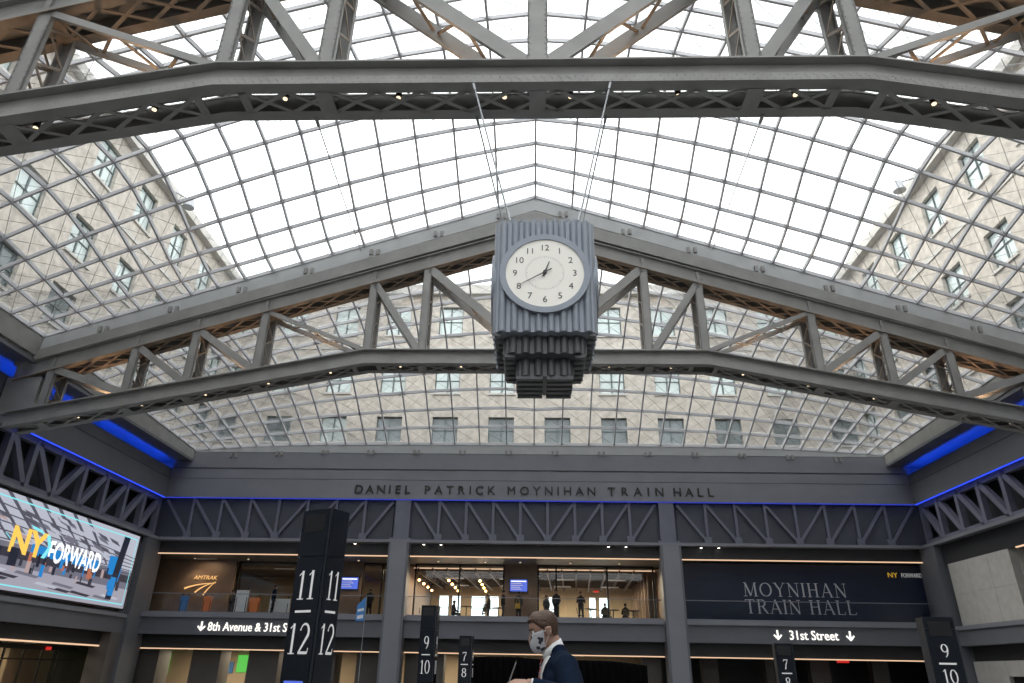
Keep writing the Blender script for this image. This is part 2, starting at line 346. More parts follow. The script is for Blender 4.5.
# side walls -------------------------------------------------------
def sbox(name, m, par, s, xa, xb, *r):       # box on side s with |x| from xa to xb
    a, b = sorted((s*xa, s*xb)); return B(name, m, par, a, b, *r)
walls = {}
for s, side in ((-1, 'left'), (1, 'right')):
    w = MB(); a, b = sorted((s*25.3, s*25.6)); w.box(a, b, YR, 45.7, 8.85, 13.1)
    wo = struct('wall_'+side, w, 'dark'); walls[side] = wo
    # open N-truss with thicker members along the side
    posts = [28.6-2.05*k for k in range(8, 0, -1)]+[28.6, 30.7, 32.5, 34.55, 36.7, 38.85, 41.0, 43.1, 45.0]
    X = s*24.75
    for i, y in enumerate(posts):
        bar('wall_post', (X, y, Z_SH+.05), (X, y, Z_FB), .30, .34, 'trusspaint', wo, (s, 0, 0))
        if i:
            ya = posts[i-1]; up = y <= 34.6
            p, q = ((X, ya+.15, Z_FB-.2), (X, y-.15, Z_SH+.25)) if up else ((X, ya+.15, Z_SH+.25), (X, y-.15, Z_FB-.2))
            bar('wall_diagonal', p, q, .32, .30, 'trusspaint', wo, (s, 0, 0))
    sbox('truss_sill', 'trusspaint', wo, s, 24.6, 24.95, YR, 45, Z_SH, Z_SH+.35)
    sbox('truss_head', 'trusspaint', wo, s, 24.6, 24.95, YR, 45, Z_FB-.3, Z_FB)
    sbox('shelf_edge', 'wall_lip', wo, s, 24.05, 25.3, YR, 44.9, 8.86, Z_SH)
    sbox('balcony_lip', 'wall_lip', wo, s, 24.2, 24.8, YR, 43.6, 4.1, 4.32)
    sbox('balcony_fascia', 'wallgrey', wo, s, 24.3, 24.8, YR, 43.6, 3.28, 4.1)
    sbox('header_panel', 'dark', wo, s, 24.9, 25.1, YR, 43.6, 2.52, 3.28)
lw, rw = walls['left'], walls['right']
sbox('screen_surround', 'wallgrey', lw, -1, 24.45, 25.3, YR, 43.6, 4.3, 8.86)
sbox('pier', 'pier', lw, -1, 24.3, 25.4, 42.5, 43.7, 0, 3.28)
sbox('warm_light_strip', 'led_warm', lw, -1, 24.83, 24.9, 0, 42.5, 2.50, 2.58)
sbox('ground_soffit', 'soffit', lw, -1, 25.1, 30, YR, 43.6, 2.6, 2.75)
sbox('back_wall', 'wood', lw, -1, 29.6, 29.8, 20, 46, 0, 2.6)
for y0 in [22+1.45*k for k in range(14)]:
    sbox('mullion', 'black', lw, -1, 26.0, 26.08, y0, y0+.09, 0, 2.3)
sbox('transom', 'black', lw, -1, 25.98, 26.08, 20, 42.5, 2.22, 2.42); sbox('transom', 'black', lw, -1, 25.98, 26.08, 20, 42.5, 1.72, 1.79)
for k, y0 in enumerate([22+1.45*k for k in range(14)]):
    sbox('glass_pane', 'railglass', lw, -1, 26.03, 26.05, y0+.1, y0+1.44, .05, 2.2)
for k, (y0, y1) in enumerate(((33.5, 34.6), (36.2, 36.9), (37.6, 38.5), (39.4, 39.9), (40.6, 41.6))):
    sbox('interior_panel', ('beige', 'white_pl', 'beige', 'white_pl', 'beige')[k], lw, -1, 29.3, 29.55, y0, y1, 0, 2.5)
for k, y0 in enumerate((33.5, 37.5, 41.0)):
    r = thing('ceiling_lamp', (-27.5, y0, 2.6), 'flat white ceiling lamp behind the left wall glazing, %s from the corner' % ('third', 'second', 'first')[k], 'ceiling lamp', 'ceiling lamps behind the left wall')
    B('housing', 'white_pl', r, -28.1, -26.9, y0-.2, y0+.2, 2.56, 2.6)
    ld = bpy.data.lights.new('lamp_light', 'AREA'); ld.shape = 'RECTANGLE'; ld.size = 1.1; ld.size_y = .35; ld.energy = 55; ld.color = (1, .78, .52)
    lo = bpy.data.objects.new('lamp_light', ld); COL.objects.link(lo); lo.parent = r; lo.location = (0, 0, -.06)
sbox('exit_sign', 'exit_red', lw, -1, 25.9, 25.96, 39.55, 39.95, 2.22, 2.38)
# right wall: stone slabs, recess with warm light, ledge
hd = sbox('header_panel', 'dark', rw, 1, 24.5, 25.3, YR, 43.6, 7.72, 8.86)
for iy, (y0, y1) in enumerate(((37.5, 39.4), (39.42, 41.3), (41.32, 43.2))):
    for iz, (z0, z1) in enumerate(((4.32, 6.0), (6.01, 7.72))): sbox('stone_slab', 'stone', rw, 1, 24.45, 24.9, y0, y1, z0, z1)
sbox('recess_back', 'stone', rw, 1, 27.0, 27.3, 10, 37.5, 4.3, 7.72); sbox('recess_reveal', 'stone', rw, 1, 24.9, 27.3, 37.4, 37.6, 4.3, 7.72)
sbox('recess_floor', 'wallgrey', rw, 1, 24.8, 27.3, 10, 43.6, 4.1, 4.3); sbox('recess_soffit', 'soffit', rw, 1, 25.3, 27.3, 10, 43.6, 7.75, 7.9)
sbox('warm_light_strip', 'led_warm', rw, 1, 24.48, 24.56, 10, 36.9, 7.66, 7.73)
for y0, y1 in ((40.6, 42.0), (42.02, 43.5)): sbox('stone_slab', 'stone', rw, 1, 24.7, 25.1, y0, y1, 0, 2.5)
sbox('stone_slab', 'stone', rw, 1, 24.7, 25.1, 36, 40.58, 1.76, 2.5); sbox('door_leaf', 'black', rw, 1, 24.9, 25.05, 36, 40.58, 0, 1.76)
sbox('stone_slab', 'stone', rw, 1, 24.7, 25.1, 10, 35.98, 0, 2.5)
sbox('side_panel', 'wallgrey', rw, 1, 25.1, 25.3, YR, 10, 0, 7.72)

# ------------------------------------------------------------------ skylights
XK = [0, 1.85, 3.66, 5.35, 6.95, 8.45, 9.95, 11.38, 12.75, 14.05, 15.3, 16.5, 17.68, 18.82, 19.93, 21.0, 22.04, 23.05]
XK = [-x for x in XK[:0:-1]]+XK
DY = [1.2, 1.28, 1.36, 1.42, 1.46, 1.5]; DY = DY+DY[::-1]
def vault(x): return 24.28-8.75*(abs(x)/XS)**1.75
def surf_mid(x, t): w = math.sin(math.pi*t)**2; return gable(x)*(1-w)+vault(x)*w
def surf_end(x, t):
    s = 1-t; ze = 15.5-.5*(abs(x)/XS)**4; q = 1.15*s-.15*s*s
    return ze+(gable(x)-ze)*q+.55*math.sin(math.pi*t)**1.3*(vault(x)-gable(x))*(1 if abs(x) > .01 else .3)
def skylight(name, Y0, Y1, S, label, detail=True):
    root = thing(name, (0, (Y0+Y1)/2, 15), label, 'skylight')
    tot = sum(DY); ts = [0]
    for d in DY: ts.append(ts[-1]+d/tot)
    if S is surf_end: ts = [i/12 for i in range(13)]
    P = [[Vector((x, Y0+(Y1-Y0)*t, S(x, t))) for t in ts] for x in XK]
    nx, nt_ = len(XK), len(ts)
    def rib(nm, pts, side, w, d):
        side = Vector(side)*w/2; dn = Vector((0, 0, -d)); n = len(pts); v = []
        for p in pts: v += [p-side, p+side, p+side+dn, p-side+dn]
        fs = [(4*i+j, 4*i+(j+1) % 4, 4*i+4+(j+1) % 4, 4*i+4+j) for i in range(n-1) for j in range(4)]+[(3, 2, 1, 0), tuple(4*n-4+j for j in range(4))]
        MB().add(v, fs).build(nm, 'rib', root)
    for i in range(nx): rib('long_rib', P[i], (1, 0, 0), .10 if i in (0, nx-1) else .085, .17)
    for j in range(nt_): rib('cross_rib', [P[i][j] for i in range(nx)], (0, 1, 0), .08, .18)
    cells = []
    for i in range(nx-1):
        for j in range(nt_-1):
            q = [P[i][j], P[i+1][j], P[i+1][j+1], P[i][j+1]]; pr = [project(p) for p in q]; ar = 0
            if all(pr) and any(-20 < p[0] < 1044 and -20 < p[1] < 460 for p in pr):
                ar = abs(sum(pr[k][0]*pr[(k+1) % 4][1]-pr[(k+1) % 4][0]*pr[k][1] for k in range(4)))/2
            cells.append((ar, q))
    cells.sort(key=lambda c: -c[0]); rest = MB(); upv = Vector((0, 0, .02))
    box_f = [(3, 2, 1, 0), (4, 5, 6, 7), (0, 1, 5, 4), (1, 2, 6, 5), (2, 3, 7, 6), (3, 0, 4, 7)]
    for k, (ar, q) in enumerate(cells):
        v = [p+upv*.5 for p in q]+[p+upv*1.5 for p in q]
        if detail and k < 300 and ar > 0: MB().add(v, box_f).build('glass_pane', 'glass', root, fix=False)
        else: rest.add(v, box_f)
    if rest.v: tag(rest.build('glass_panes', 'glass', root, fix=False), kind='stuff')
    if detail:
        cb = MB()
        for ar, q in cells:
            if ar <= 0: continue
            for a, b in ((q[0], q[2]), (q[1], q[3])): cb.tube([a-Vector((0, 0, .12)), b-Vector((0, 0, .12))], .011, 3, cap=False)
        if cb.v: tag(cb.build('bracing_wires', 'cable', root, fix=False), kind='stuff')
    # curbs
    for s in (-1, 1):
        zz = [S(s*XS, t) for t in ts]; ys = [Y0+(Y1-Y0)*t for t in ts]; m = MB(); n = len(ts)
        for (xa, xb, za, zb) in ((XS+.12, XS+.35, None, 0), (XS-.0, XS+.2, -1.15, -.12)):
            lo = [14.205 if za is None else max(14.205, z+za) for z in zz]; hi = [z+zb for z in zz]
            v = []
            for k in range(n): v += [(s*xa, ys[k], lo[k]), (s*xb, ys[k], lo[k]), (s*xb, ys[k], hi[k]), (s*xa, ys[k], hi[k])]
            m.add(v, [(4*i+j, 4*i+(j+1) % 4, 4*i+4+(j+1) % 4, 4*i+4+j) for i in range(n-1) for j in range(4)]+[(3, 2, 1, 0), tuple(4*n-4+j for j in range(4))])
        m.build('side_curb', 'steel', root)
    for e, (yy, jj) in enumerate(((Y0, 0), (Y1, -1))):
        m = MB(); dy = -.12 if e == 0 else .12
        top = [P[i][jj] for i in range(nx)]; v = []
        flat_ = (S is surf_end and e == 1)
        for p in top: lo_z = 14.73-p.z if flat_ else -.9; v += [p+Vector((0, 0, lo_z)), p+Vector((0, dy, lo_z)), p+Vector((0, dy, .02)), p+Vector((0, 0, .02))]
        m.add(v, [(4*i+j, 4*i+(j+1) % 4, 4*i+4+(j+1) % 4, 4*i+4+j) for i in range(nx-1) for j in range(4)]+[(3, 2, 1, 0), tuple(4*nx-4+j for j in range(4))])
        m.build('end_curb', 'steel_light', root)
        if e == 1:
            sg = -1
            for x in [-20.3+3.1*k for k in range(14)]:
                z = S(x, 1 if e else 0)
                for dx in (-.16, .16): bar('curb_clip', (x+dx, yy+sg*.05, z-.55), (x+dx, yy+sg*.05, z-.85), .15, .1, 'steel', root, (0, 1, 0))
    return root
skylight('glazed_skylight', T1+TD+.02, T2-.02, surf_mid, 'large vaulted glass skylight between the two steel roof trusses')
skylight('glazed_skylight', T2+TD+.02, D, surf_end, 'sloping glass end skylight between the farther truss and the end wall')
skylight('glazed_skylight', -4.34+TD, T1-.02, surf_mid, 'vaulted glass skylight overhead on the near side of the nearer truss', False)
skylight('glazed_skylight', -18.6, -4.36, surf_mid, 'vaulted glass skylight behind the viewer at the rear of the hall', False)

# ------------------------------------------------------------------ trusses
VX = [5.2, 7.75, 12.75, 15.85, 18.55, 22.2]
def truss(Y, label):
    root = thing('roof_truss', (0, Y+TD/2, 11), label, 'roof truss', 'steel roof trusses')
    xs = [-23.6, -22.2, -18.55, -15.85, -12.75, -7.8, 0, 7.8, 12.75, 15.85, 18.55, 22.2, 23.6]
    def ext(nm, y0, y1, z0, z1, fn, m, mb=None, xs_=xs):
        mm = mb or MB(); n = len(xs_); v = []
        for x in xs_: z = fn(x); v += [(x, y0, z+z0), (x, y1, z+z0), (x, y1, z+z1), (x, y0, z+z1)]
        mm.add(v, [(4*i+j, 4*i+(j+1) % 4, 4*i+4+(j+1) % 4, 4*i+4+j) for i in range(n-1) for j in range(4)]+[(3, 2, 1, 0), tuple(4*n-4+j for j in range(4))])
        return mm if mb is not None else mm.build(nm, m, root)
    # bottom chord, zero of fn = top of chord
    web = MB()
    ext('', Y+.08, Y+.12, -.66, 0, chord_b, '', web); ext('', Y+TD-.12, Y+TD-.08, -.66, 0, chord_b, '', web)
    bc = web.build('bottom_chord_web', 'steel', root)
    fl = MB()
    ext('', Y-.14, Y+.14, -.05, .0, chord_b, '', fl); ext('', Y+TD-.14, Y+TD+.14, -.05, .0, chord_b, '', fl)
    ext('', Y-.02, Y+.08, -.66, -.42, chord_b, '', fl)
    ext('', Y-.06, Y+.26, -.69, -.66, chord_b, '', fl); ext('', Y+TD-.26, Y+TD+.06, -.69, -.66, chord_b, '', fl)
    fl.build('flange_plates', 'steel', root)
    ext('cover_plate', Y+.14, Y+.88, -.04, -.01, chord_b, 'steel')
    # top chord, zero = underside
    xt = [-23.9, 0, 23.9]
    web = MB(); ext('', Y+.06, Y+.12, 0, .66, chord_t, '', web, xt); ext('', Y+TD-.12, Y+TD-.06, 0, .66, chord_t, '', web, xt)
    ext('', Y-.02, Y+.06, 0, .12, chord_t, '', web, xt)
    tc = web.build('top_chord_web', 'steel', root)
    fl = MB(); ext('', Y-.10, Y+TD+.10, .66, .71, chord_t, '', fl, xt); fl.build('top_flange', 'steel', root)
    fl = MB(); ext('', Y-.04, Y+.24, -.03, 0, chord_t, '', fl, xt); ext('', Y+TD-.24, Y+TD+.04, -.03, 0, chord_t, '', fl, xt)
    fl.build('underside_flange', 'steel_raw', root)
    gb = MB()
    def lay(k): return lambda x: chord_t(x)*(1-k)+gable(x)*k
    f1 = lay(.30); f2 = lay(.60); n = 3; v = []
    for x in (-23.9, 0, 23.9): v += [(x, Y-.16, f1(x)+.05), (x, Y+TD+.16, f1(x)+.05), (x, Y+TD+.16, f2(x)-.05), (x, Y-.16, f2(x)-.05)]
    gb.add(v, [(4*i+j, 4*i+(j+1) % 4, 4*i+4+(j+1) % 4, 4*i+4+j) for i in range(2) for j in range(4)]+[(3, 2, 1, 0), (8, 9, 10, 11)])
    gb.build('gutter_beam', 'steel', root)
    # lacing under both chords
    def lace(fn, off, par, m, cell=1.1):
        x = -22.6
        while x < 22.5:
            nx_ = x+cell
            if not (abs(abs(x+cell/2)-7.8) < .6 and fn is chord_b):
                for a, b in ((Y+.22, Y+TD-.22), (Y+TD-.22, Y+.22)):
                    bar('lacing_bar', (x, a, fn(x)+off), (nx_, b, fn(nx_)+off), .105, .03, m, par)
            else:
                for xx in (x-.1, nx_-.1): bar('batten_plate', (xx, Y+TD/2, fn(xx)+off), (xx+.2, Y+TD/2, fn(xx+.2)+off), TD-.4, .03, m, par)
            x = nx_
        for vx in [q for q in VX if q != 7.75 or fn is chord_t]+[0]:
            for s in ((-1, 1) if vx else (1,)):
                bar('batten_plate', (s*vx-.2, Y+TD/2, fn(s*vx-.2)+off-.02), (s*vx+.2, Y+TD/2, fn(s*vx+.2)+off-.02), TD-.4, .03, m, par)
    lace(chord_b, -.675, bc, 'steel'); lace(chord_t, -.015, tc, 'steel_raw')
    # verticals
    rv = MB()
    def rivet(x, y, z, r=.02): rv.add([(x-r, y, z-r), (x+r, y, z-r), (x+r, y, z+r), (x-r, y, z+r), (x, y-.016, z)], [(0, 1, 4), (1, 2, 4), (2, 3, 4), (3, 0, 4)])
    def post(x, w=.38, top=None):
        z0 = chord_b(x)-.02; z1 = (top or chord_t(x))+.25
        m = MB()
        for y, sg in ((Y+.02, 1), (Y+TD-.02, -1)):
            a, b = sorted((y, y+sg*.05)); m.box(x-w/2, x+w/2, a, b, z0, z1)
            a, b = sorted((y, y+sg*.15)); m.box(x-w/2, x-w/2+.04, a, b, z0, z1).box(x+w/2-.04, x+w/2, a, b, z0, z1)
        p = m.build('vertical_post', 'steel', root)
        k = 0; z = z0+.1
        while z < z1-.5:
            zt_ = min(z+.6, z1-.1)
            for sx in (-1, 1):
                ya, yb = (Y+.15, Y+TD-.15) if (k % 2 == 0) else (Y+TD-.15, Y+.15)
                bar('lattice_strap', (x+sx*(w/2-.03), ya, z), (x+sx*(w/2-.03), yb, zt_), .025, .08, 'steel_raw', p, (0, 1, 1) if k % 2 else (0, -1, 1))
            z = zt_; k += 1
        B('end_tab', 'steel', root, x-.07, x+.07, Y-.03, Y+.06, z1-.25, z1+.35)
        zz = z0+.1
        while zz < z1-.2:
            rivet(x-w/2+.06, Y+.02, zz); rivet(x+w/2-.06, Y+.02, zz); zz += .2
    for vx in VX:
        post(vx); post(-vx)
    post(0, .5)
    def diag(xa, za, xb, zb, w, m='steel'):
        mm = MB()
        for y in (Y+.07, Y+TD-.07): mm.beam((xa, y, za), (xb, y, zb), .10, w, (0, 0, 1))
        d = mm.build('diagonal_brace', m, root); A = Vector((xa, Y, za)); Bv = Vector((xb, Y, zb)); L = (Bv-A).length; n = max(2, int(L/.95))
        for k in range(n):
            p = A.lerp(Bv, (k+.08)/n); q = A.lerp(Bv, (k+.92)/n)
            ya, yb = (.12, TD-.12) if k % 2 == 0 else (TD-.12, .12)
            bar('lacing_bar', p+Vector((0, ya, 0)), q+Vector((0, yb, 0)), .09, .03, 'steel_raw', d)
    for s in (-1, 1):
        L = VX[::-1]
        for i in range(len(L)-1):
            xa, xb = L[i], L[i+1]; diag(s*xa*.995, chord_t(xa)+.02, s*(xb+.2), chord_b(xb)+.05, .2 if xb == 7.75 else .32)
        diag(s*(VX[0]-.1), chord_t(VX[0])-.02, s*.35, chord_b(0)+.1, .42)
        diag(s*22.4, chord_b(22.4)+.1, s*24.0, 11.7, .3)
        B('end_gusset', 'steel', root, min(s*22.6, s*24.2), max(s*22.6, s*24.2), Y+.1, Y+TD-.1, 11.2, 13.4)
    x = -22.5
    while x < 22.5:
        z = chord_b(x); rivet(x, Y-.02, z-.48); rivet(x+.09, Y-.02, z-.60)
        if abs(abs(x)-7.8) < 1.6 or abs(x) < .8: rivet(x+.05, Y-.02, z-.54)
        x += .2
    tag(rv.build('rivets', 'steel', root, fix=False), kind='stuff')
    return root
tr1 = truss(T1, 'nearer riveted steel roof truss with lattice chords crossing overhead, in front of the clock')
tr2 = copy_tree(tr1); tr2.location.y += T2-T1
tr2['label'] = 'farther riveted steel roof truss, gable shaped, seen whole behind the clock'
ordn = 'outermost left,second from left,third from left,fourth from left,fifth from left,sixth from left,seventh from left,left of centre,right of centre,seventh from right,sixth from right,fifth from right,fourth from right,third from right,second from right,outermost right'.split(',')
LXS = [.8, 3.4, 6.2, 9.4, 12.2, 15, 17.8, 20.6]; LXS = [-x for x in LXS[::-1]]+LXS
for Y, nm in ((T1, 'nearer'), (T2, 'farther')):
    for k, x in enumerate(LXS):
        z = chord_b(x)-.66; y = Y+.46
        r = thing('truss_spotlight', (x, y, z-.02), 'small round warm spotlight under the %s truss, %s' % (nm, ordn[k]), 'spotlight', 'spotlights under the %s truss' % nm)
        MB().tube([(x, y, z+.3), (x, y, z+.02)], .075, 12).build('housing', 'black', r)
        MB().tube([(x, y, z+.02), (x, y, z-.005)], .055, 12).build('lens', 'led_white', r)
    # warm uplights lying on the bottom chord, washing the top chord
    for k, x in enumerate((-20, -14.2, -10.2, -2.6, 2.6, 10.2, 14.2, 20)):
        z = chord_b(x); y = Y+.55
        r = thing('uplight', (x, y, z), 'small black uplight on the %s truss bottom chord, number %s from left' % (nm, 'one two three four five six seven eight'.split()[k]), 'uplight', 'uplights on the %s truss' % nm)
        MB().tube([(x, y, z-.01), (x, y, z+.12)], [.09, .12], 10).build('housing', 'black', r)
        MB().tube([(x, y, z+.12), (x, y, z+.13)], .09, 10).build('lens', 'led_warm', r)
        ld = bpy.data.lights.new('uplight_beam', 'SPOT'); ld.energy = 85; ld.color = (1, .62, .34); ld.spot_size = math.radians(125); ld.spot_blend = .6; ld.shadow_soft_size = .08
        lo = bpy.data.objects.new('uplight_beam', ld); COL.objects.link(lo); lo.parent = r; lo.location = (0, 0, .16); lo.rotation_euler = (math.pi, 0, 0)

# ------------------------------------------------------------------ clock
CX, CY0 = .15, 12.13; CS = 2.1; CYC = CY0+CS/2
ck = thing('hanging_clock', (CX, CYC, 6.7), 'large four-sided fluted slate blue clock hanging on cables', 'clock')
def fluted(half, n, depth):
    pts = []; p = 2*half/n
    dirs = [((1, 0), (0, -1)), ((0, 1), (1, 0)), ((-1, 0), (0, 1)), ((0, -1), (-1, 0))]
    for (tx, ty), (nx_, ny_) in dirs:
        for i in range(n):
            u0 = -half+i*p
            prof = [(0, 0), (p*.16, 0)]+[(p*.16+p*.68*k/6, depth*math.sin(math.pi*k/6)**.7) for k in range(1, 6)]+[(p*.84, 0)]
            for u, o in prof:
                uu = u0+u; pts.append((tx*uu+nx_*(half+o), ty*uu+ny_*(half+o)))
    return pts
def tier(nm, half, n, z0, z1, m, depth=.075):
    o = MB().prism(fluted(half-depth, n, depth), lambda a, b, d: (CX+a, CYC+b, d), z0, z1).build(nm, m, ck); return o
tier('clock_body', CS/2, 8, 7.57, 10.18, 'clock')
tier('top_tier', CS/2-.2, 7, 10.18, 10.37, 'clock')
tier('lower_tier', .84, 6, 7.2, 7.57, 'clockdark'); tier('bottom_tier', .585, 4, 6.82, 7.2, 'clockdark')
for z, half, lo_ in ((7.57, 1.0, .86), (7.2, .80, .60)):
    for k in range(int(2*half/.25)):
        y = CYC-half+.12+.25*k
        for s in (-1, 1): bar('soffit_fin', (CX+s*lo_, y, z-.035), (CX+s*half, y, z-.035), .13, .07, 'clockdark', ck)
for k in range(5):
    for s in (-1, 1): bar('soffit_fin', (CX+s*.04, CYC-.48+.24*k, 6.785), (CX+s*.56, CYC-.48+.24*k, 6.785), .12, .07, 'clockdark', ck)
CZ = 8.87
def ringmb(r0, r1, fn, d0, d1, n=64):
    m = MB(); v = []
    for i in range(n):
        a = 2*math.pi*i/n
        for r, d in ((r1, d0), (r1, d1), (r0, d1), (r0, d0)): v.append(fn(r*math.cos(a), r*math.sin(a), d))
    return m.add(v, [(4*i+j, 4*i+(j+1) % 4, 4*((i+1) % n)+(j+1) % 4, 4*((i+1) % n)+j) for i in range(n) for j in range(4)])
for side in range(4):
    R4 = Matrix.Rotation(side*math.pi/2, 4, 'Z')
    def cf(a, b, d, R4=R4):     # a right, b up, d outward from the body face
        v = R4 @ Vector((a, -CS/2-d, b)); return (CX+v.x, CYC+v.y, CZ+v.z)
    full = side == 0
    ringmb(.80, .925, cf, -.1, .05).build('bezel', 'clock', ck)
    dial = MB().prism([(.82*math.cos(2*math.pi*i/64), .82*math.sin(2*math.pi*i/64)) for i in range(64)], cf, -.1, .02).build('dial', 'face', ck)
    ex = Vector(cf(1, 0, 0))-Vector(cf(0, 0, 0)); ey = Vector((0, 0, 1)); dn = 0 if True else 0
    for h in range(1, 13):
        a = math.pi/2-h*math.pi/6
        text_mb(str(h), .20, Vector(cf(.61*math.cos(a), .61*math.sin(a)-.07, .021)), ex, ey, .004).build('numeral', 'ink', dial)
    tk = MB()
    for i in range(60):
        a = 2*math.pi*i/60; w = .004; l0 = .37 if i % 5 else .35; c_, s_ = math.cos(a), math.sin(a)
        tk.add([cf(l0*c_-w*s_, l0*s_+w*c_, .0225), cf(.40*c_-w*s_, .40*s_+w*c_, .0225), cf(.40*c_+w*s_, .40*s_-w*c_, .0225), cf(l0*c_+w*s_, l0*s_-w*c_, .0225)], [(0, 1, 2, 3)])
    tk.build('minute_track', 'grey_ink', dial)
    for nm, ang, l1, l0, w in (('hour_hand', math.radians(90-20), .27, .10, .022), ('minute_hand', math.radians(90-240), .58, .16, .013)):
        c_, s_ = math.cos(ang), math.sin(ang); d = .045 if nm[0] == 'h' else .06
        poly = [(-l0*c_-w*s_, -l0*s_+w*c_), (l1*c_-w*.4*s_, l1*s_+w*.4*c_), (l1*c_+w*.4*s_, l1*s_-w*.4*c_), (-l0*c_+w*s_, -l0*s_-w*c_)]
        MB().prism(poly, cf, d, d+.008).build(nm, 'ink', ck)
    MB().prism([(.04*math.cos(2*math.pi*i/16), .04*math.sin(2*math.pi*i/16)) for i in range(16)], cf, .02, .075).build('hub', 'ink', ck)
# four suspension cables and two long tie wires
for k, (sx, yy, lab) in enumerate(((-1, T1+.02, 'front left'), (1, T1+.02, 'front right'), (-1, T1+TD+.02, 'rear left'), (1, T1+TD+.02, 'rear right'))):
    zt = 14.1; x0 = .1+sx*1.62; a = Vector((x0, yy-.04, zt)); b = Vector((CX+sx*.75, CYC+(-.75 if 'front' in lab else .75), 10.38))
    r = thing('suspension_cable', b, 'thin steel cable from the nearer truss to the clock top, %s of the four' % lab, 'cable', 'clock suspension cables')
    MB().tube([a, b], .022, 6).build('cable', 'cable', r); MB().tube([a, a.lerp(b, .05)], .035, 8).build('upper_clevis', 'cable', r); MB().tube([b, b.lerp(a, .06)], .03, 8).build('lower_clevis', 'cable', r)
for s, lab in ((-1, 'left'), (1, 'right')):
    a = Vector((s*5.6, T1+TD-.05, 14.1)); b = Vector((s*8.55, T2-.1, gable(8.55)-.45))
    r = thing('tie_wire', b, 'long thin wire from the nearer truss to the skylight edge, %s of the clock' % lab, 'wire')
    MB().tube([a, b], .018, 5).build('wire', 'cable', r); MB().tube([a, a.lerp(b, .03)], .05, 8).build('upper_clamp', 'steel', r)

# ------------------------------------------------------------------ office building around the light court
def facade(root, wins, u0, u1, z0, z1, fn, m='brick_grey', rec=.35, inset=0):
    us = sorted({u0, u1, *[w[0] for w in wins], *[w[1] for w in wins]}); zs = sorted({z0, z1, *[w[2] for w in wins], *[w[3] for w in wins]})
    mb = MB()
    for i in range(len(us)-1):
        for j in range(len(zs)-1):
            cu, cz = (us[i]+us[i+1])/2, (zs[j]+zs[j+1])/2
            if any(w[0] < cu < w[1] and w[2] < cz < w[3] for w in wins): continue
            mb.add([fn(us[i], 0, zs[j]), fn(us[i+1], 0, zs[j]), fn(us[i+1], 0, zs[j+1]), fn(us[i], 0, zs[j+1])], [(0, 1, 2, 3)])
    for a, b, c_, d in wins:
        mb.add([fn(a, 0, c_), fn(b, 0, c_), fn(b, 0, d), fn(a, 0, d), fn(a, rec, c_), fn(b, rec, c_), fn(b, rec, d), fn(a, rec, d)], [(0, 4, 5, 1), (1, 5, 6, 2), (2, 6, 7, 3), (3, 7, 4, 0)])
    q = [fn(u0, 0, z0), fn(u1, 0, z0), fn(u1, 0, z1), fn(u0, 0, z1), fn(u0, 6, z0), fn(u1, 6, z0), fn(u1, 6, z1), fn(u0, 6, z1)]
    mb.add(q, [(0, 4, 5, 1), (2, 6, 7, 3), (0, 3, 7, 4), (1, 5, 6, 2), (4, 7, 6, 5)])
    mb.build('wall', m, root, fix=False)
    def bx(nm, mm, par, a, b, y0, y1, c_, d):
        v = [fn(a, y0, c_), fn(b, y0, c_), fn(b, y1, c_), fn(a, y1, c_), fn(a, y0, d), fn(b, y0, d), fn(b, y1, d), fn(a, y1, d)]
        return MB().add(v, [(3, 2, 1, 0), (4, 5, 6, 7), (0, 1, 5, 4), (1, 2, 6, 5), (2, 3, 7, 6), (3, 0, 4, 7)]).build(nm, mm, par)
    for a, b, c_, d in wins:
        pm = 'windark' if c_ < 19 and random.random() < .6 else 'winpane'
        fr = MB(); um = (a+b)/2; t = .07
        for (p0, p1, r0, r1) in ((a, a+t, c_, d), (b-t, b, c_, d), (a, b, c_, c_+t), (a, b, d-t, d), (um-.06, um+.06, c_, d), (a, b, (c_+d)/2-.035, (c_+d)/2+.035)):
            v = [fn(p0, rec-.1, r0), fn(p1, rec-.1, r0), fn(p1, rec-.02, r0), fn(p0, rec-.02, r0), fn(p0, rec-.1, r1), fn(p1, rec-.1, r1), fn(p1, rec-.02, r1), fn(p0, rec-.02, r1)]
            fr.add(v, [(3, 2, 1, 0), (4, 5, 6, 7), (0, 1, 5, 4), (1, 2, 6, 5), (2, 3, 7, 6), (3, 0, 4, 7)])
        wn = fr.build('window', 'winframe', root)
        for p0, p1 in ((a+t, um-.06), (um+.06, b-t)):
            for r0, r1 in ((c_+t, (c_+d)/2-.035), ((c_+d)/2+.035, d-t)): bx('pane', pm, wn, p0, p1, rec-.04, rec+.02, r0, r1)
        bx('window_sill', 'cornice', root, a-.1, b+.1, -.12, .1, c_-.16, c_)
    u0 += inset; u1 -= inset
    bx('belt_course', 'cornice', root, u0, u1, -.08, 0, 26.6, 26.9)
    bx('cornice', 'cornice', root, u0, u1, -.55, 0, 31.9, 32.2); bx('parapet', 'cornice', root, u0, u1, -.2, .4, 32.2, 33.0)
    return bx
rows = ((18.3, 20.5), (22.6, 25.0), (28.0, 30.8))
fb = thing('office_building', (0, 54, 14.3), 'cream stone office facade with rows of windows straight ahead beyond the end skylight', 'building', 'blocks around the light court')
wins = [(-2.7+4.62*k-1.05, -2.7+4.62*k+1.05, a, b) for k in range(-5, 7) for a, b in rows]
facade(fb, wins, -26.3, 26.3, 14.3, 33, lambda u, y, z: (u, 54+y, z), inset=.6)
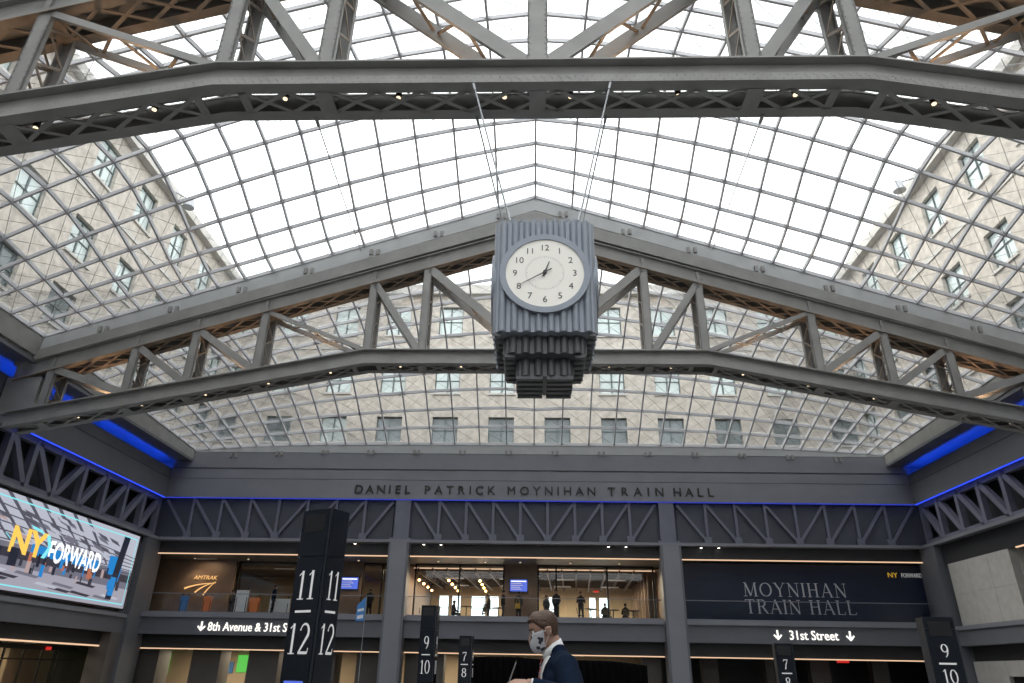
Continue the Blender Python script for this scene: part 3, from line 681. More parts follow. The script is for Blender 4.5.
for s, lab, off in ((-1, 'left', 33.0), (1, 'right', 33.6)):
    wb = thing('office_building', (s*26.3, 25, 14.3), 'tall stone office wing rising outside the glass roof on the %s side' % lab, 'building', 'blocks around the light court')
    wins = [(off+4.62*k-1.05, off+4.62*k+1.05, a, b) for k in range(-3, 5) for a, b in rows]
    facade(wb, wins, -15, 54, 14.3, 33, (lambda u, y, z: (-26.3-y, u, z)) if s < 0 else (lambda u, y, z: (26.3+y, u, z)))
    p = Vector((s*24.6, 39.5, 31.3)) if s < 0 else Vector((24.6, 38.3, 31.6))
    fl = thing('roof_floodlight', p, 'small grey floodlight on an arm at the roof edge of the %s wing' % lab, 'floodlight')
    MB().tube([p+Vector((0, 0, .35)), p+Vector((0, 0, -.35))], [.28, .42], 12).build('lamp_head', 'cable', fl); MB().tube([p+Vector((0, 0, .3)), (s*26.0, p.y, 32.4)], .06, 6).build('arm', 'cable', fl)

# ------------------------------------------------------------------ rooms behind the end wall
def area(name, loc, e, col, sx, sy, parent):
    ld = bpy.data.lights.new(name, 'AREA'); ld.shape = 'RECTANGLE'; ld.size = sx; ld.size_y = sy; ld.energy = e; ld.color = col
    lo = bpy.data.objects.new(name, ld); COL.objects.link(lo); lo.parent = parent; lo.matrix_parent_inverse = WM(parent).inverted(); lo.location = loc
def ceiling_lamp(x, y, z, e, col, label, sx=1.2, sy=.3):
    r = thing('ceiling_lamp', (x, y, z), label, 'ceiling lamp', 'ceiling lamps in the rooms behind the end wall')
    B('housing', 'white_pl', r, x-sx/2-.05, x+sx/2+.05, y-sy/2-.05, y+sy/2+.05, z-.03, z+.02); area('lamp_light', (x, y, z-.05), e, col, sx, sy, r)
# lounge shell (centre), shops (left), behind the billboard (right)
for n, (a, b) in enumerate(((-25.6, -8.6), (-8.4, 8.4), (8.6, 25.6))):
    ro = struct('ceiling_room_%d' % (n+1), MB().box(a, b, 49.0, 60, 7.95, 8.15), 'soffit' if n != 1 else 'wood')
    if n == 1: lc = ro
for k, x in enumerate((-25.8, -8.5, 8.5, 25.8)): struct('wall_partition_%d' % (k+1), MB().box(x-.12, x+.12, 48.4, 60, 4.5, 7.95), 'wood')
struct('wall_shop_back', MB().box(-25.8, -8.5, 56, 56.2, 4.5, 7.95), 'beige')
struct('wall_store_back', MB().box(8.5, 25.8, 56, 56.2, 4.5, 7.95), 'dark')
# lounge rear wall with real window openings
lw_w = [(-8.0+.25, -6.9), (-6.7, -5.9), (-5.1, -3.9), (-3.7, -2.8), (-1.3, -.5), (1.2, 2.1), (4.5, 5.1), (5.3, 6.2)]
xs_ = [-8.5]; 
for a, b in lw_w: xs_ += [a, b]
xs_.append(8.5); rwall = MB()
for i in range(0, len(xs_)-1, 2): rwall.box(xs_[i], xs_[i+1], 60, 60.25, 4.5, 8.1)
for a, b in lw_w: rwall.box(a, b, 60, 60.25, 4.5, 5.2).box(a, b, 60, 60.25, 7.15, 8.1)
lrw = struct('wall_lounge_back', rwall, 'beige')
for a, b in lw_w:
    wn = MB().box(a, a+.05, 60.05, 60.15, 5.2, 7.15).box(b-.05, b, 60.05, 60.15, 5.2, 7.15).box(a, b, 60.05, 60.15, 6.2, 6.25).build('rear_window', 'winframe', lrw)
    B('pane', 'railglass', wn, a+.05, b-.05, 60.09, 60.11, 5.2, 7.15)
# baffles under the lounge ceiling
for k in range(16):
    x = -7.9+.98*k; bar('ceiling_baffle', (x, 49.2, 7.75), (x+.6, 59.8, 7.75), .10, .32, 'baffle', lc)
for k in range(7): bar('cross_baffle', (-8.3, 50+1.45*k, 7.86), (8.3, 50.2+1.45*k, 7.86), .08, .16, 'baffle', lc)
for k in range(6): B('timber_fin', 'wood', bpy.data.objects['wall_partition_3'], 7.75, 8.35, 50.0+1.5*k, 50.14+1.5*k, 4.5, 7.9)
B('lounge_light_strip', 'led_warm', lc, -8.2, 8.2, 49.35, 49.42, 7.88, 7.94)
# hanging bulbs in three rows
for ri, x in enumerate((-7.9, -5.85, -3.7)):
    for k in range(4):
        y = 50.0+2.2*k; z = 7.2
        r = thing('pendant_bulb', (x, y, z), 'glowing amber pendant bulb, %s row from the left, %s from the front' % (('left', 'middle', 'right')[ri], ('first', 'second', 'third', 'fourth')[k]), 'pendant lamp', 'pendant bulbs in the lounge')
        MB().tube([(x, y, 7.95), (x, y, z+.16)], .012, 6).build('cord', 'black', r); MB().tube([(x, y, z+.18), (x, y, z+.08)], .04, 8).build('socket', 'black', r)
        MB().tube([(x, y, z+.08), (x, y, z+.05), (x, y, z), (x, y, z-.05), (x, y, z-.08)], [.03, .075, .095, .075, .02], 10).build('bulb', 'bulb', r, smooth=True)
for k, x in enumerate((-5.6, -1.8, 2.2, 5.8)):
    for j, y in enumerate((51.2, 55.6)): ceiling_lamp(x, y, 7.5, 300, (1, .78, .52), 'flat white ceiling lamp in the lounge, %s column, %s row' % (('far left', 'middle left', 'middle right', 'far right')[k], ('front', 'rear')[j]))
for k, (x, e) in enumerate(((-21.8, 20), (-17.5, 80), (-13.0, 80), (-10.0, 50))): ceiling_lamp(x, 50.2 if k else 47.2, 7.85 if k else 8.05, e, (1, .72, .45), 'flat white ceiling lamp in the left upper shops, %s from the corner' % ('first', 'second', 'third', 'fourth')[k])
for k, x in enumerate((-22.6, -19.0, -15.4, -11.6, -6.3, -3.2, -.9, 2.4, 5.6)):  # downlights added to light the brown storefront panels warm
    r = thing('soffit_downlight', (x, 47.3, 8.1), 'small recessed downlight in the balcony soffit, %s from the left' % ('first', 'second', 'third', 'fourth', 'fifth', 'sixth', 'seventh', 'eighth', 'ninth')[k], 'downlight', 'downlights in the balcony soffit')
    MB().tube([(x, 47.3, 8.1), (x, 47.3, 8.06)], .09, 12).build('trim_ring', 'white_pl', r); MB().tube([(x, 47.3, 8.06), (x, 47.3, 8.05)], .06, 12).build('lens', 'led_white', r)
    ld = bpy.data.lights.new('downlight_beam', 'SPOT'); ld.energy = 90; ld.color = (1, .74, .48); ld.spot_size = math.radians(110); ld.spot_blend = .7; ld.shadow_soft_size = .06
    lo = bpy.data.objects.new('downlight_beam', ld); COL.objects.link(lo); lo.parent = r; lo.location = (0, 0, -.08)
# storefront glazing of the upper level
def storefront(root, x0, x1, y, z0, z1, cuts):
    us = [x0]+cuts+[x1]
    for u in us: B('mullion', 'black', root, u-.05, u+.05, y-.06, y+.06, z0, z1)
    B('head_rail', 'black', root, x0, x1, y-.07, y+.07, z1-.1, z1); B('sill_rail', 'black', root, x0, x1, y-.07, y+.07, z0, z0+.08)
    for a, b in zip(us[:-1], us[1:]): B('glass_pane', 'railglass', root, a+.05, b-.05, y-.012, y+.012, z0+.08, z1-.1)
sf = thing('storefront', (0, 48.6, 4.5), 'wide glazed lounge front with black mullions in the middle bay', 'storefront')
storefront(sf, -7.95, -2.0, 48.6, 4.5, 8.1, [-4.98]); storefront(sf, .3, 7.95, 48.6, 4.5, 8.1, [1.5, 4.9])
B('panel', 'wood', sf, -1.95, .25, 48.4, 48.8, 4.5, 8.1)
sl = thing('storefront', (-15, 48.6, 4.5), 'glazed shop front with black mullions in the left bay beside the lit logo', 'storefront')
storefront(sl, -20.0, -13.7, 48.6, 4.5, 8.1, [-15.9, -15.5]); storefront(sl, -11.5, -9.2, 48.6, 4.5, 8.1, [-10.2])
B('panel', 'wood', sl, -13.6, -11.5, 48.4, 48.8, 4.5, 8.1); B('panel', 'wood', sl, -15.9, -15.5, 48.45, 48.75, 4.5, 8.1)
struct('wall_logo_panel', MB().box(-25.6, -20.05, 48.0, 48.3, 4.5, 8.1), 'wood')
for (x, lab) in ((-1.0, 'on the brown lounge panel'), (-12.3, 'on the brown panel in the left bay')):
    r = thing('timetable_screen', (x, 48.35, 6.4), 'small blue departures screen %s' % lab, 'screen', 'blue departures screens')
    B('casing', 'black', r, x-.62, x+.62, 48.3, 48.4, 6.32, 7.18); B('display', 'screen_blue', r, x-.57, x+.57, 48.28, 48.3, 6.38, 7.12)
    for k in range(5): B('text_row', 'sign_white' if k == 0 else 'white_print', r, x-.5, x+.5 if k == 0 else x+.1+.08*(k % 3), 48.272, 48.28, 6.98-.12*k, 7.02-.12*k+(.02 if k == 0 else 0))
# lit gold logo and name
lo_ = thing('wall_logo', (-22.1, 47.9, 6.4), 'lit gold railway logo of swooping tracks on the brown wall', 'logo')
text_mb('AMTRAK', .36, (-21.95, 47.97, 6.82), *FAR, depth=.03, sx=1.1, shear=.2).build('lettering', 'gold_sign', lo_)
for k in range(3):
    P0 = [(-20.45-.0*k, 6.96-.05*k), (-20.95-.18*k, 6.78-.06*k), (-21.6-.25*k+.1, 6.45-.03*k), (-22.0-.42*(2-k)*0-.22*k, 6.1+.16*k)]
    end = ((-21.35, 5.95), (-22.05, 6.12), (-22.95, 6.42))[k]
    A_ = []; B_ = []
    for i in range(13):
        t = i/12; x = -20.5*(1-t)**2+2*t*(1-t)*(-20.95-.5*k)+t*t*end[0]; z = (6.98-.06*k)*(1-t)**2+2*t*(1-t)*(6.62+.10*k)+t*t*end[1]
        w = .014+.045*t; x = -22.2+(x+21.7)*.84; z = 6.3+(z-6.5)*.84; A_.append((x-.3*w, 47.97, z+w)); B_.append((x+.3*w, 47.97, z-w))
    m = MB(); m.strip(B_, A_); m.build('track_curve', 'gold_sign', lo_)
# guardrails with glass
for a, b, lab in ((-24.05, -9.2, 'left'), (-7.8, 7.8, 'middle'), (9.2, 24.05, 'right')):
    r = thing('guardrail', ((a+b)/2, 45.15, 4.54), 'frameless glass balcony guardrail across the %s bay' % lab, 'guardrail', 'balcony guardrails')
    n = 8; st = (b-a)/n
    for k in range(n): B('glass_panel', 'railglass', r, a+st*k+.02, a+st*(k+1)-.02, 45.14, 45.16, 4.56, 5.66)
    B('top_rail', 'wall_lip', r, a, b, 45.12, 45.18, 5.66, 5.70); B('base_shoe', 'wall_lip', r, a, b, 45.09, 45.21, 4.54, 4.62)
# billboard
bb = thing('billboard', (16.6, 46.0, 4.5), 'long navy billboard with white serif hall name behind the right guardrail', 'billboard')
B('board', 'navy', bb, 9.2, 24.5, 46.0, 46.2, 4.52, 8.0)
m = MB(); serif_mb('MOYNIHAN', .82, (16.25, 45.99, 6.05), *FAR, mb=m, track=.15); serif_mb('TRAIN HALL', .82, (16.45, 45.99, 5.05), *FAR, mb=m, track=.12, sx=1.0)
m.build('lettering', 'bill_print', bb)
text_mb('NY', .42, (22.45, 45.97, 7.28), *FAR, depth=.02, sx=1.1).build('lettering', 'yellow_pl', bb); text_mb('FORWARD', .36, (23.62, 45.97, 7.29), *FAR, depth=.02, sx=.72).build('lettering', 'white_print', bb)
# lit signs on the balcony fascia
def down_arrow(x, z, h, y=44.97):
    return MB().prism([(-.09*h, 1*h), (.09*h, 1*h), (.09*h, .32*h), (.36*h, .58*h), (.46*h, .47*h), (0, 0), (-.46*h, .47*h), (-.36*h, .58*h), (-.09*h, .32*h)], lambda a, b, d: (x+a, y+d, z+b), 0, .03)
s1 = thing('lit_sign', (-14.5, 44.96, 3.5), 'lit white 8th Avenue and 31st Street sign on the left balcony fascia', 'sign')
text_mb('8th Avenue & 31st Street', .70, (-19.85, 44.99, 3.54), *FAR, depth=.04, align='LEFT', sx=.84, bold=.004).build('lettering', 'sign_white', s1); down_arrow(-20.25, 3.5, .55).build('arrow', 'sign_white', s1)
s2 = thing('lit_sign', (16.9, 44.96, 3.5), 'lit white 31st Street sign with two arrows under the billboard', 'sign')
text_mb('31st Street', .72, (16.6, 44.99, 3.56), *FAR, depth=.04, sx=.9, bold=.004).build('lettering', 'sign_white', s2)
for x in (14.5, 18.75): down_arrow(x, 3.52, .55).build('arrow', 'sign_white', s2)
s3 = thing('lit_sign', (24.27, 37.1, 3.4), 'lit white arrow sign at the right edge on the stone wall ledge', 'sign')
MB().prism([(-.09*.55, .55), (.05, .55), (.05, .18), (.2, .32), (.25, .26), (0, 0), (-.25, .26), (-.2, .32), (-.05, .18)], lambda a, b, d: (24.27+d, 37.25-a, 3.42+b), 0, .03).build('arrow', 'sign_white', s3)

# ground floor behind the end wall
pn_ = [0]
def PR(nm, m, par, *a):
    pn_[0] += 1; return struct('wall_pier_%d' % pn_[0], MB().box(*a), m)
struct('wall_ground_back', MB().box(-30, 8, 53, 53.2, 0, 2.6), 'beige'); struct('wall_ground_store', MB().box(8, 26, 50.5, 50.7, 0, 2.6), 'dark')
for x, w in ((-24.1, .8), (-20.3, .9), (-16.7, .95), (-13.1, .9), (-10.2, .7)): PR('pier', 'pier', None, x-w, x+w, 46.6, 48.2, 0, 2.6)
for x, w in ((-7.4, .5), (-6.0, .5), (7.2, .55)): PR('pier', 'pier', None, x-w, x+w, 46.6, 47.6, 0, 2.6)
for x, w in ((11.0, .5), (14.7, .25), (17.8, .6), (21.5, .5)): PR('pier', 'pier', None, x-w, x+w, 48.0, 48.6, 0, 2.6)
for k, x in enumerate((-22.2, -18.5, -14.9, -7.0, -4.2, 2.6)): ceiling_lamp(x, 49.6, 2.57, 150, (1, .84, .62), 'flat white ground floor ceiling lamp, %s from the left' % ('first', 'second', 'third', 'fourth', 'fifth', 'sixth')[k])
for k, (x0, x1, z0, z1, m) in enumerate(((-26.3, -25.6, 1.1, 2.35, 'green_pl'), (-20.75, -19.85, 1.25, 2.35, 'green_pl'), (-22.3, -21.7, 1.75, 2.3, 'yellow_pl'), (-21.65, -21.0, 1.2, 1.9, 'blue_pl'), (-17.0, -16.3, 1.3, 2.3, 'green_pl'))):
    tag(B('wall_poster', m, None, x0, x1, 52.9, 52.99, z0, z1), 'lit %s poster on the ground floor rear wall, %s from the left' % ({'green_pl': 'green', 'yellow_pl': 'yellow', 'blue_pl': 'blue'}[m], ('first', 'fourth', 'second', 'third', 'fifth')[k]), 'poster', 'posters in the ground floor hall')
tag(B('exit_sign', 'exit_red', None, 18.3, 19.0, 46.4, 46.5, 2.38, 2.58), 'small red exit sign under the right balcony', 'exit sign')
tag(B('exit_sign', 'exit_red', None, 4.75, 5.15, 57.9, 58.0, 7.35, 7.5), 'small red exit sign deep in the lounge', 'exit sign')

# ------------------------------------------------------------------ video wall on the left
vw = thing('video_screen', (-24.4, 35, 4.4), 'large bright video screen with NY FORWARD lettering on the left wall', 'video screen')
SY0, SY1, SZ0, SZ1 = 27.0, 42.88, 4.55, 8.7
sbox('frame', 'black', vw, -1, 24.2, 24.45, SY0-.12, SY1+.12, SZ0-.1, SZ1+.1)
def ec(name, c, s=1.0): return glow('screen_'+name, c, s)
SC = {'sky': ec('sky', (.66, .68, .80), .72), 'rib': ec('rib', (.17, .17, .23), .5), 'dim': ec('dim', (.07, .065, .10), .5), 'floor': ec('floor', (.55, .53, .64), .66), 'blue': ec('blue', (.01, .28, .75), .8),
      'yellow': ec('yellow', (1, .60, .10), 1.1), 'cyan': ec('cyan', (.25, .85, .92), 1.0), 'white': ec('white', (1, 1, 1), 1.25), 'navy': ec('navy', (.02, .03, .07), .4), 'orange': ec('orange', (.75, .25, .15), .6), 'pink': ec('pink', (.75, .55, .55), .6), 'mid': ec('mid', (.26, .26, .34), .6)}
lay_ = [0]
def sq(nm, mk, *pts):
    lay_[0] += 1; x = -24.195+lay_[0]*.0006
    m = MB(); m.add([(x, y, z) for y, z in pts], [tuple(range(len(pts)))]); return m
def squad(nm, mk, y0, y1, z0, z1): return sq(nm, mk, (y0, z0), (y1, z0), (y1, z1), (y0, z1))
layers = {}
def put(mk, m):
    L = layers.setdefault(mk, MB()); L.add(m.v, m.f)
put('sky', squad('', '', SY0, SY1, 6.6, SZ1)); put('mid', squad('', '', SY0, SY1, 5.6, 6.6)); put('floor', squad('', '', SY0, SY1, SZ0, 5.6))
for k in range(9): put('rib', sq('', '', (27.2+1.25*k, SZ1), (27.55+1.25*k, SZ1), (31.0+1.15*k, 6.7), (30.8+1.15*k, 6.7)))
for k in range(6): put('rib', sq('', '', (SY0, 8.4-.42*k), (SY0, 8.34-.42*k), (SY1, 7.35-.18*k), (SY1, 7.40-.18*k)))
for k in range(70):
    y = 28+random.random()*13; z = 6.7+random.random()*1.8; put(random.choice(('sky', 'pink', 'mid', 'cyan') if k % 6 == 0 else ('mid', 'sky', 'rib')), sq('', '', (y, z), (y+.9, z-.1), (y+1.3, z-.32), (y+.4, z-.2)))
put('dim', squad('', '', SY0, SY1, 5.95, 6.35)); put('blue', squad('', '', 33.6, 39.3, 6.28, 6.75)); put('blue', squad('', '', 40.2, 41.6, 6.2, 7.2))
for k in range(60):
    y = 27.5+random.random()*14.5; z = 5.35+random.random()*.65; w = .08+random.random()*.25; put(random.choice(('orange', 'dim', 'pink', 'orange', 'navy', 'blue')), squad('', '', y, y+w, z, z+.2+random.random()*.4))
for k in range(14):
    y = 28+random.random()*12.5; z = 4.7+random.random()*.7; put(random.choice(('mid', 'sky', 'dim')), sq('', '', (y, z), (y+1.6, z-.08), (y+1.9, z+.03), (y+.2, z+.12)))
put('navy', sq('', '', (40.6, 4.9), (41.2, 4.9), (41.75, 8.45), (41.1, 8.45))); put('blue', squad('', '', 40.7, 41.25, 5.1, 6.1)); put('navy', squad('', '', 32.2, 32.8, 5.6, 6.4))
put('cyan', squad('', '', SY0, SY1-.35, 8.40, 8.46)); put('cyan', squad('', '', SY0, SY1-.35, 4.72, 4.78)); put('cyan', squad('', '', SY1-.41, SY1-.35, 4.72, 8.46))
for mk, L in layers.items(): tag(L.build('picture', SC[mk], vw, fix=False), kind='stuff')
x = -24.15
text_mb('NY', 1.6, (x, 33.25, 6.22), *[(0, 1, 0), (0, 0, 1)], depth=.012, sx=1.12, bold=.03).build('lettering', SC['yellow'], vw)
MB().prism([(0, 0), (.28, 0), (.62, .55), (.28, 1.1), (0, 1.1), (.34, .55)], lambda a, b, d: (x+d, 34.42+a, 6.22+b), 0, .012).build('chevron', SC['cyan'], vw)
text_mb('FORWARD', 1.4, (x, 37.15, 6.15), (0, 1, 0), (0, 0, 1), depth=.012, sx=.66, bold=.02).build('lettering', SC['white'], vw)
m = MB(); serif_mb('7', .5, (x, 41.5, 7.65), (0, 1, 0), (0, 0, 1), mb=m); serif_mb('8', .5, (x, 41.3, 6.75), (0, 1, 0), (0, 0, 1), mb=m); m.box(x, x+.01, 41.2, 41.6, 7.42, 7.45); m.build('lettering', SC['sky'], vw)

# ------------------------------------------------------------------ track-number totems
def totem(corner, rot, w, d, h, top_n, bot_n, label, zn, hn, screen=False):
    root = thing('track_totem', (corner[0], corner[1], 0), label, 'totem', 'track number totems')
    Mx = Matrix.Translation(Vector((corner[0], corner[1], 0))) @ Matrix.Rotation(rot, 4, 'Z')
    def fn(a, b, z): v = Mx @ Vector((a, b, z)); return (v.x, v.y, v.z)
    def bx(nm, m, a0, a1, b0, b1, z0, z1, par=root):
        v = [fn(a0, b0, z0), fn(a1, b0, z0), fn(a1, b1, z0), fn(a0, b1, z0), fn(a0, b0, z1), fn(a1, b0, z1), fn(a1, b1, z1), fn(a0, b1, z1)]
        return MB().add(v, [(3, 2, 1, 0), (4, 5, 6, 7), (0, 1, 5, 4), (1, 2, 6, 5), (2, 3, 7, 6), (3, 0, 4, 7)]).build(nm, m, par)
    # local frame: near corner at origin, front face runs to -a, side face runs to +b
    bx('core', 'totem_edge', -w+.03, -.03, .03, d-.03, 0, h-.02)
    cuts = [0.05, zn-1.0*hn-.75, zn+hn*1.0+.45, h]
    for z0, z1 in zip(cuts[:-1], cuts[1:]):
        bx('front_panel', 'totem', -w, -.06, 0, .04, z0+.008, z1-.008); bx('side_panel', 'totem', -.04, 0, .06, d, z0+.008, z1-.008)
    bx('speaker_grille', 'black', -w+.08, -.14, -.006, 0, h-.42, h-.1)
    ex = Mx.to_3x3() @ Vector((1, 0, 0)); ex2 = Mx.to_3x3() @ Vector((0, 1, 0)); ez = Vector((0, 0, 1))
    for org, e, ln in ((fn(-w/2-.03, -.002, 0), ex, w), (fn(.002, d/2+.03, 0), ex2, d)):
        m = MB(); o = Vector(org); k = min(1., ln*.62/(serif_w(max(top_n, bot_n, key=len))*hn))
        serif_mb(top_n, hn, o+ez*(zn+.4*hn), e, ez, mb=m, sx=k); serif_mb(bot_n, hn, o+ez*(zn-1.4*hn), e, ez, mb=m, sx=k)
        A = o+e.cross(ez)*.004; m.add([A-e*ln*.27+ez*(zn-.02), A+e*ln*.27+ez*(zn-.02), A+e*ln*.27+ez*(zn+.02), A-e*ln*.27+ez*(zn+.02)], [(0, 1, 2, 3)])
        m.build('track_number', 'white_print', root)
    if screen: bx('display', 'screen_blue', -w+.1, -.16, -.006, 0, .75, 1.32)
    return root
totem((-3.86, 13.0), math.radians(-27), .70, .50, 4.26, '11', '12', 'tall black totem with white track numbers 11 over 12', 2.44, .50, True)
totem((-4.22, 32), math.radians(-8), .70, .5, 4.12, '9', '10', 'tall dark totem with track numbers 9 over 10 left of the suited man', 2.15, .52)
totem((-2.62, 32), math.radians(-5), .58, .4, 2.92, '7', '8', 'short dark totem with track numbers 7 over 8 beside the black drape', 1.80, .34)
totem((9.85, 29), math.radians(3), .72, .4, 2.70, '7', '8', 'dark totem with track numbers 7 over 8 under the lit 31st Street sign', 1.66, .34)
totem((9.98, 18), math.radians(4), .77, .4, 2.88, '9', '10', 'dark totem with track numbers 9 over 10 at the right edge', 1.86, .30)

# ------------------------------------------------------------------ small hall furniture
dr = thing('draped_barrier', (1.2, 40, 0), 'long barrier covered with a black pleated drape behind the suited man', 'drape')
A_ = []; B_ = []; C_ = []
for i in range(181):
    x = -3.45+9.35*i/180; y = 40+.07*math.sin(i*.9)+.03*math.sin(i*2.3); zt = 2.22+.06*math.sin(i*.05)-.28*max(0, (i-110)/70)**1.2
    A_.append((x, y, .02)); B_.append((x, y, zt)); C_.append((x, y+.6, zt-.04))
m = MB(); m.strip(A_, B_); m.strip(B_, C_); m.build('cloth', 'drape', dr, smooth=True)
for x in (-3.4, -.3, 2.8, 5.8): MB().tube([(x, 40.3, 0), (x, 40.3, 1.85)], .03, 8).build('post', 'black', dr)
fp = thing('pennant_stand', (-7.35, 32, 0), 'thin pole with a small blue and white pennant beside the 11 and 12 totem', 'flag stand')  # pole and pennant stand in for a glass panel edge with blue sticker
MB().tube([(-7.35, 32, 0), (-7.35, 32, 4.45)], .018, 8).build('pole', 'cable', fp); MB().tube([(-7.35, 32, 0), (-7.35, 32, .05)], .22, 16).build('base', 'black', fp)
MB().prism([(0, 0), (-.36, -.05), (-.36, .62), (0, .95)], lambda a, b, d: (-7.37+a, 32+d, 3.45+b), -.008, .008).build('pennant', 'blue_pl', fp)
MB().prism([(-.05, .05), (-.31, .0), (-.31, .14), (-.05, .2)], lambda a, b, d: (-7.37+a, 32+d, 3.5+b), -.012, .012).build('stripe', 'white_pl', fp); MB().prism([(-.05, .35), (-.31, .3), (-.31, .40), (-.05, .46)], lambda a, b, d: (-7.37+a, 32+d, 3.5+b), -.012, .012).build('stripe', 'white_pl', fp)

# balcony display boards / merchandise in the left bay
for k, (px, w, h, m, lab) in enumerate(((-20.9, .55, .9, 'orange_pl', 'small orange display board by the lit logo wall'), (-18.7, .8, 1.3, 'white_pl', 'white display board left of the navy figure'), (-17.85, .7, .85, 'orange_pl', 'orange display board by the shop glass'), (-16.2, 1.3, .8, 'white_pl', 'low wide white display board by the shop glass'), (-15.0, .6, .75, 'orange_pl', 'orange display board beside the tall totem'), (-22.4, .5, .9, 'blue_pl', 'small blue display board by the lit logo wall'))):
    r = thing('display_board', (px, 46.6, 4.5), lab, 'display board', 'display boards on the left balcony')
    B('board', m, r, px-w/2, px+w/2, 46.58, 46.63, 4.5+.25, 4.5+.25+h)
    for s in (-1, 1): bar('leg', (px+s*w*.4, 46.56, 4.5), (px+s*w*.4, 46.62, 4.9+h), .04, .04, 'black', r, (0, 1, 0))
# lounge tables and chairs
def ltable(x, y, h, lab):
    r = thing('pedestal_table', (x, y, 4.5), lab, 'table', 'lounge tables')
    MB().tube([(x, y, 4.5+h-.04), (x, y, 4.5+h)], .42, 20).build('table_top', 'baffle', r); MB().tube([(x, y, 4.53), (x, y, 4.5+h-.04)], .035, 8).build('stem', 'black', r); MB().tube([(x, y, 4.5), (x, y, 4.53)], .26, 16).build('base', 'black', r)
def lchair(x, y, rz, lab, sh=.46):
    r = thing('lounge_chair', (x, y, 4.5), lab, 'chair', 'lounge chairs'); c_, s_ = math.cos(rz), math.sin(rz)
    def f(a, b, z): return (x+a*c_-b*s_, y+a*s_+b*c_, 4.5+z)
    MB().prism([(-.22, -.22), (.22, -.22), (.22, .22), (-.22, .22)], f, sh-.05, sh).build('seat', 'baffle', r)
    MB().beam(f(0, .22, sh+.08), f(0, .27, sh+.46), .42, .04, (0, 1, 0) if abs(c_) > .5 else (1, 0, 0)).build('backrest', 'baffle', r)
    for a in (-.19, .19):
        for b in (-.19, .19): MB().tube([f(a, b, 0), f(a, b, sh-.05)], .018, 6).build('leg', 'black', r)
TB = (-4.55, -2.4, 3.9, 5.35, 6.75, -6.9)
for k, (x, hh) in enumerate(zip(TB, (1.05, 1.0, 1.05, .95, .95, .75))): ltable(x, 49.9+.3*(k % 3), hh, 'dark round pedestal table in the lounge, %s from the left' % ('second', 'third', 'fourth', 'fifth', 'sixth', 'first')[k])
for k, (x, y, rz) in enumerate(((-5.35, 49.9, 1.5), (-3.7, 50.1, -1.5), (-3.2, 49.7, 0), (-1.8, 50.3, -1.2), (3.2, 50.4, 1.5), (4.75, 49.22, math.pi), (5.1, 50.9, 0), (6.1, 49.22, math.pi), (7.0, 51.2, 0), (-7.5, 50.2, 1.5))):
    lchair(x, y, rz, 'dark lounge chair beside the round tables, %s from the left' % ('third', 'fourth', 'fifth', 'sixth', 'seventh', 'eighth', 'ninth', 'tenth', 'eleventh', 'first')[k], .46 if k % 2 else .62)

# ------------------------------------------------------------------ people
M['skin'] = mat('skin', (.33, .19, .135), .5, 0, .06, 30)
M['suit'] = mat('navy_wool', (.006, .012, .027), 1., 0, .15, 40, spec=.1)
M['trouser'] = mat('charcoal_wool', (.02, .022, .03), .8, 0, .1, 40)
M['shirt'] = mat('white_cotton', (.68, .68, .68), .7, 0, .03, 20)
M['hair'] = mat('brown_hair', (.062, .030, .016), .55, 0, .35, 60, .4)
M['shoe'] = mat('black_leather', (.01, .01, .011), .35)
M['eye'] = mat('eye_white', (.7, .7, .68), .3)
def stripe_mat():
    m = bpy.data.materials.new('red_striped_tie'); m.use_nodes = True; nt = m.node_tree; b = nt.nodes['Principled BSDF']; b.inputs['Roughness'].default_value = .5
    tc = nt.nodes.new('ShaderNodeTexCoord'); mp = nt.nodes.new('ShaderNodeMapping'); mp.inputs['Rotation'].default_value = (0, .7, 0); w = nt.nodes.new('ShaderNodeTexWave'); w.bands_direction = 'Z'; w.inputs['Scale'].default_value = 9
    r = nt.nodes.new('ShaderNodeValToRGB'); r.color_ramp.interpolation = 'CONSTANT'; e = r.color_ramp.elements; e[0].color = (.42, .03, .035, 1); e[1].position = .5; e[1].color = (.62, .52, .52, 1); n = e.new(.78); n.color = (.03, .04, .12, 1)
    nt.links.new(tc.outputs['Object'], mp.inputs[0]); nt.links.new(mp.outputs[0], w.inputs[0]); nt.links.new(w.outputs['Color'], r.inputs[0]); nt.links.new(r.outputs[0], b.inputs['Base Color']); return m
def blotch_mat():
    m = bpy.data.materials.new('black_and_white_mask_cloth'); m.use_nodes = True; nt = m.node_tree; b = nt.nodes['Principled BSDF']; b.inputs['Roughness'].default_value = .8
    tc = nt.nodes.new('ShaderNodeTexCoord'); n = nt.nodes.new('ShaderNodeTexNoise'); n.inputs['Scale'].default_value = 22
    r = nt.nodes.new('ShaderNodeValToRGB'); r.color_ramp.interpolation = 'CONSTANT'; r.color_ramp.elements[0].color = (.02, .02, .03, 1); r.color_ramp.elements[1].position = .46; r.color_ramp.elements[1].color = (.42, .42, .44, 1)
    nt.links.new(tc.outputs['Object'], n.inputs[0]); nt.links.new(n.outputs['Fac'], r.inputs[0]); nt.links.new(r.outputs[0], b.inputs['Base Color']); return m
M['tie'] = stripe_mat(); M['mask'] = blotch_mat()
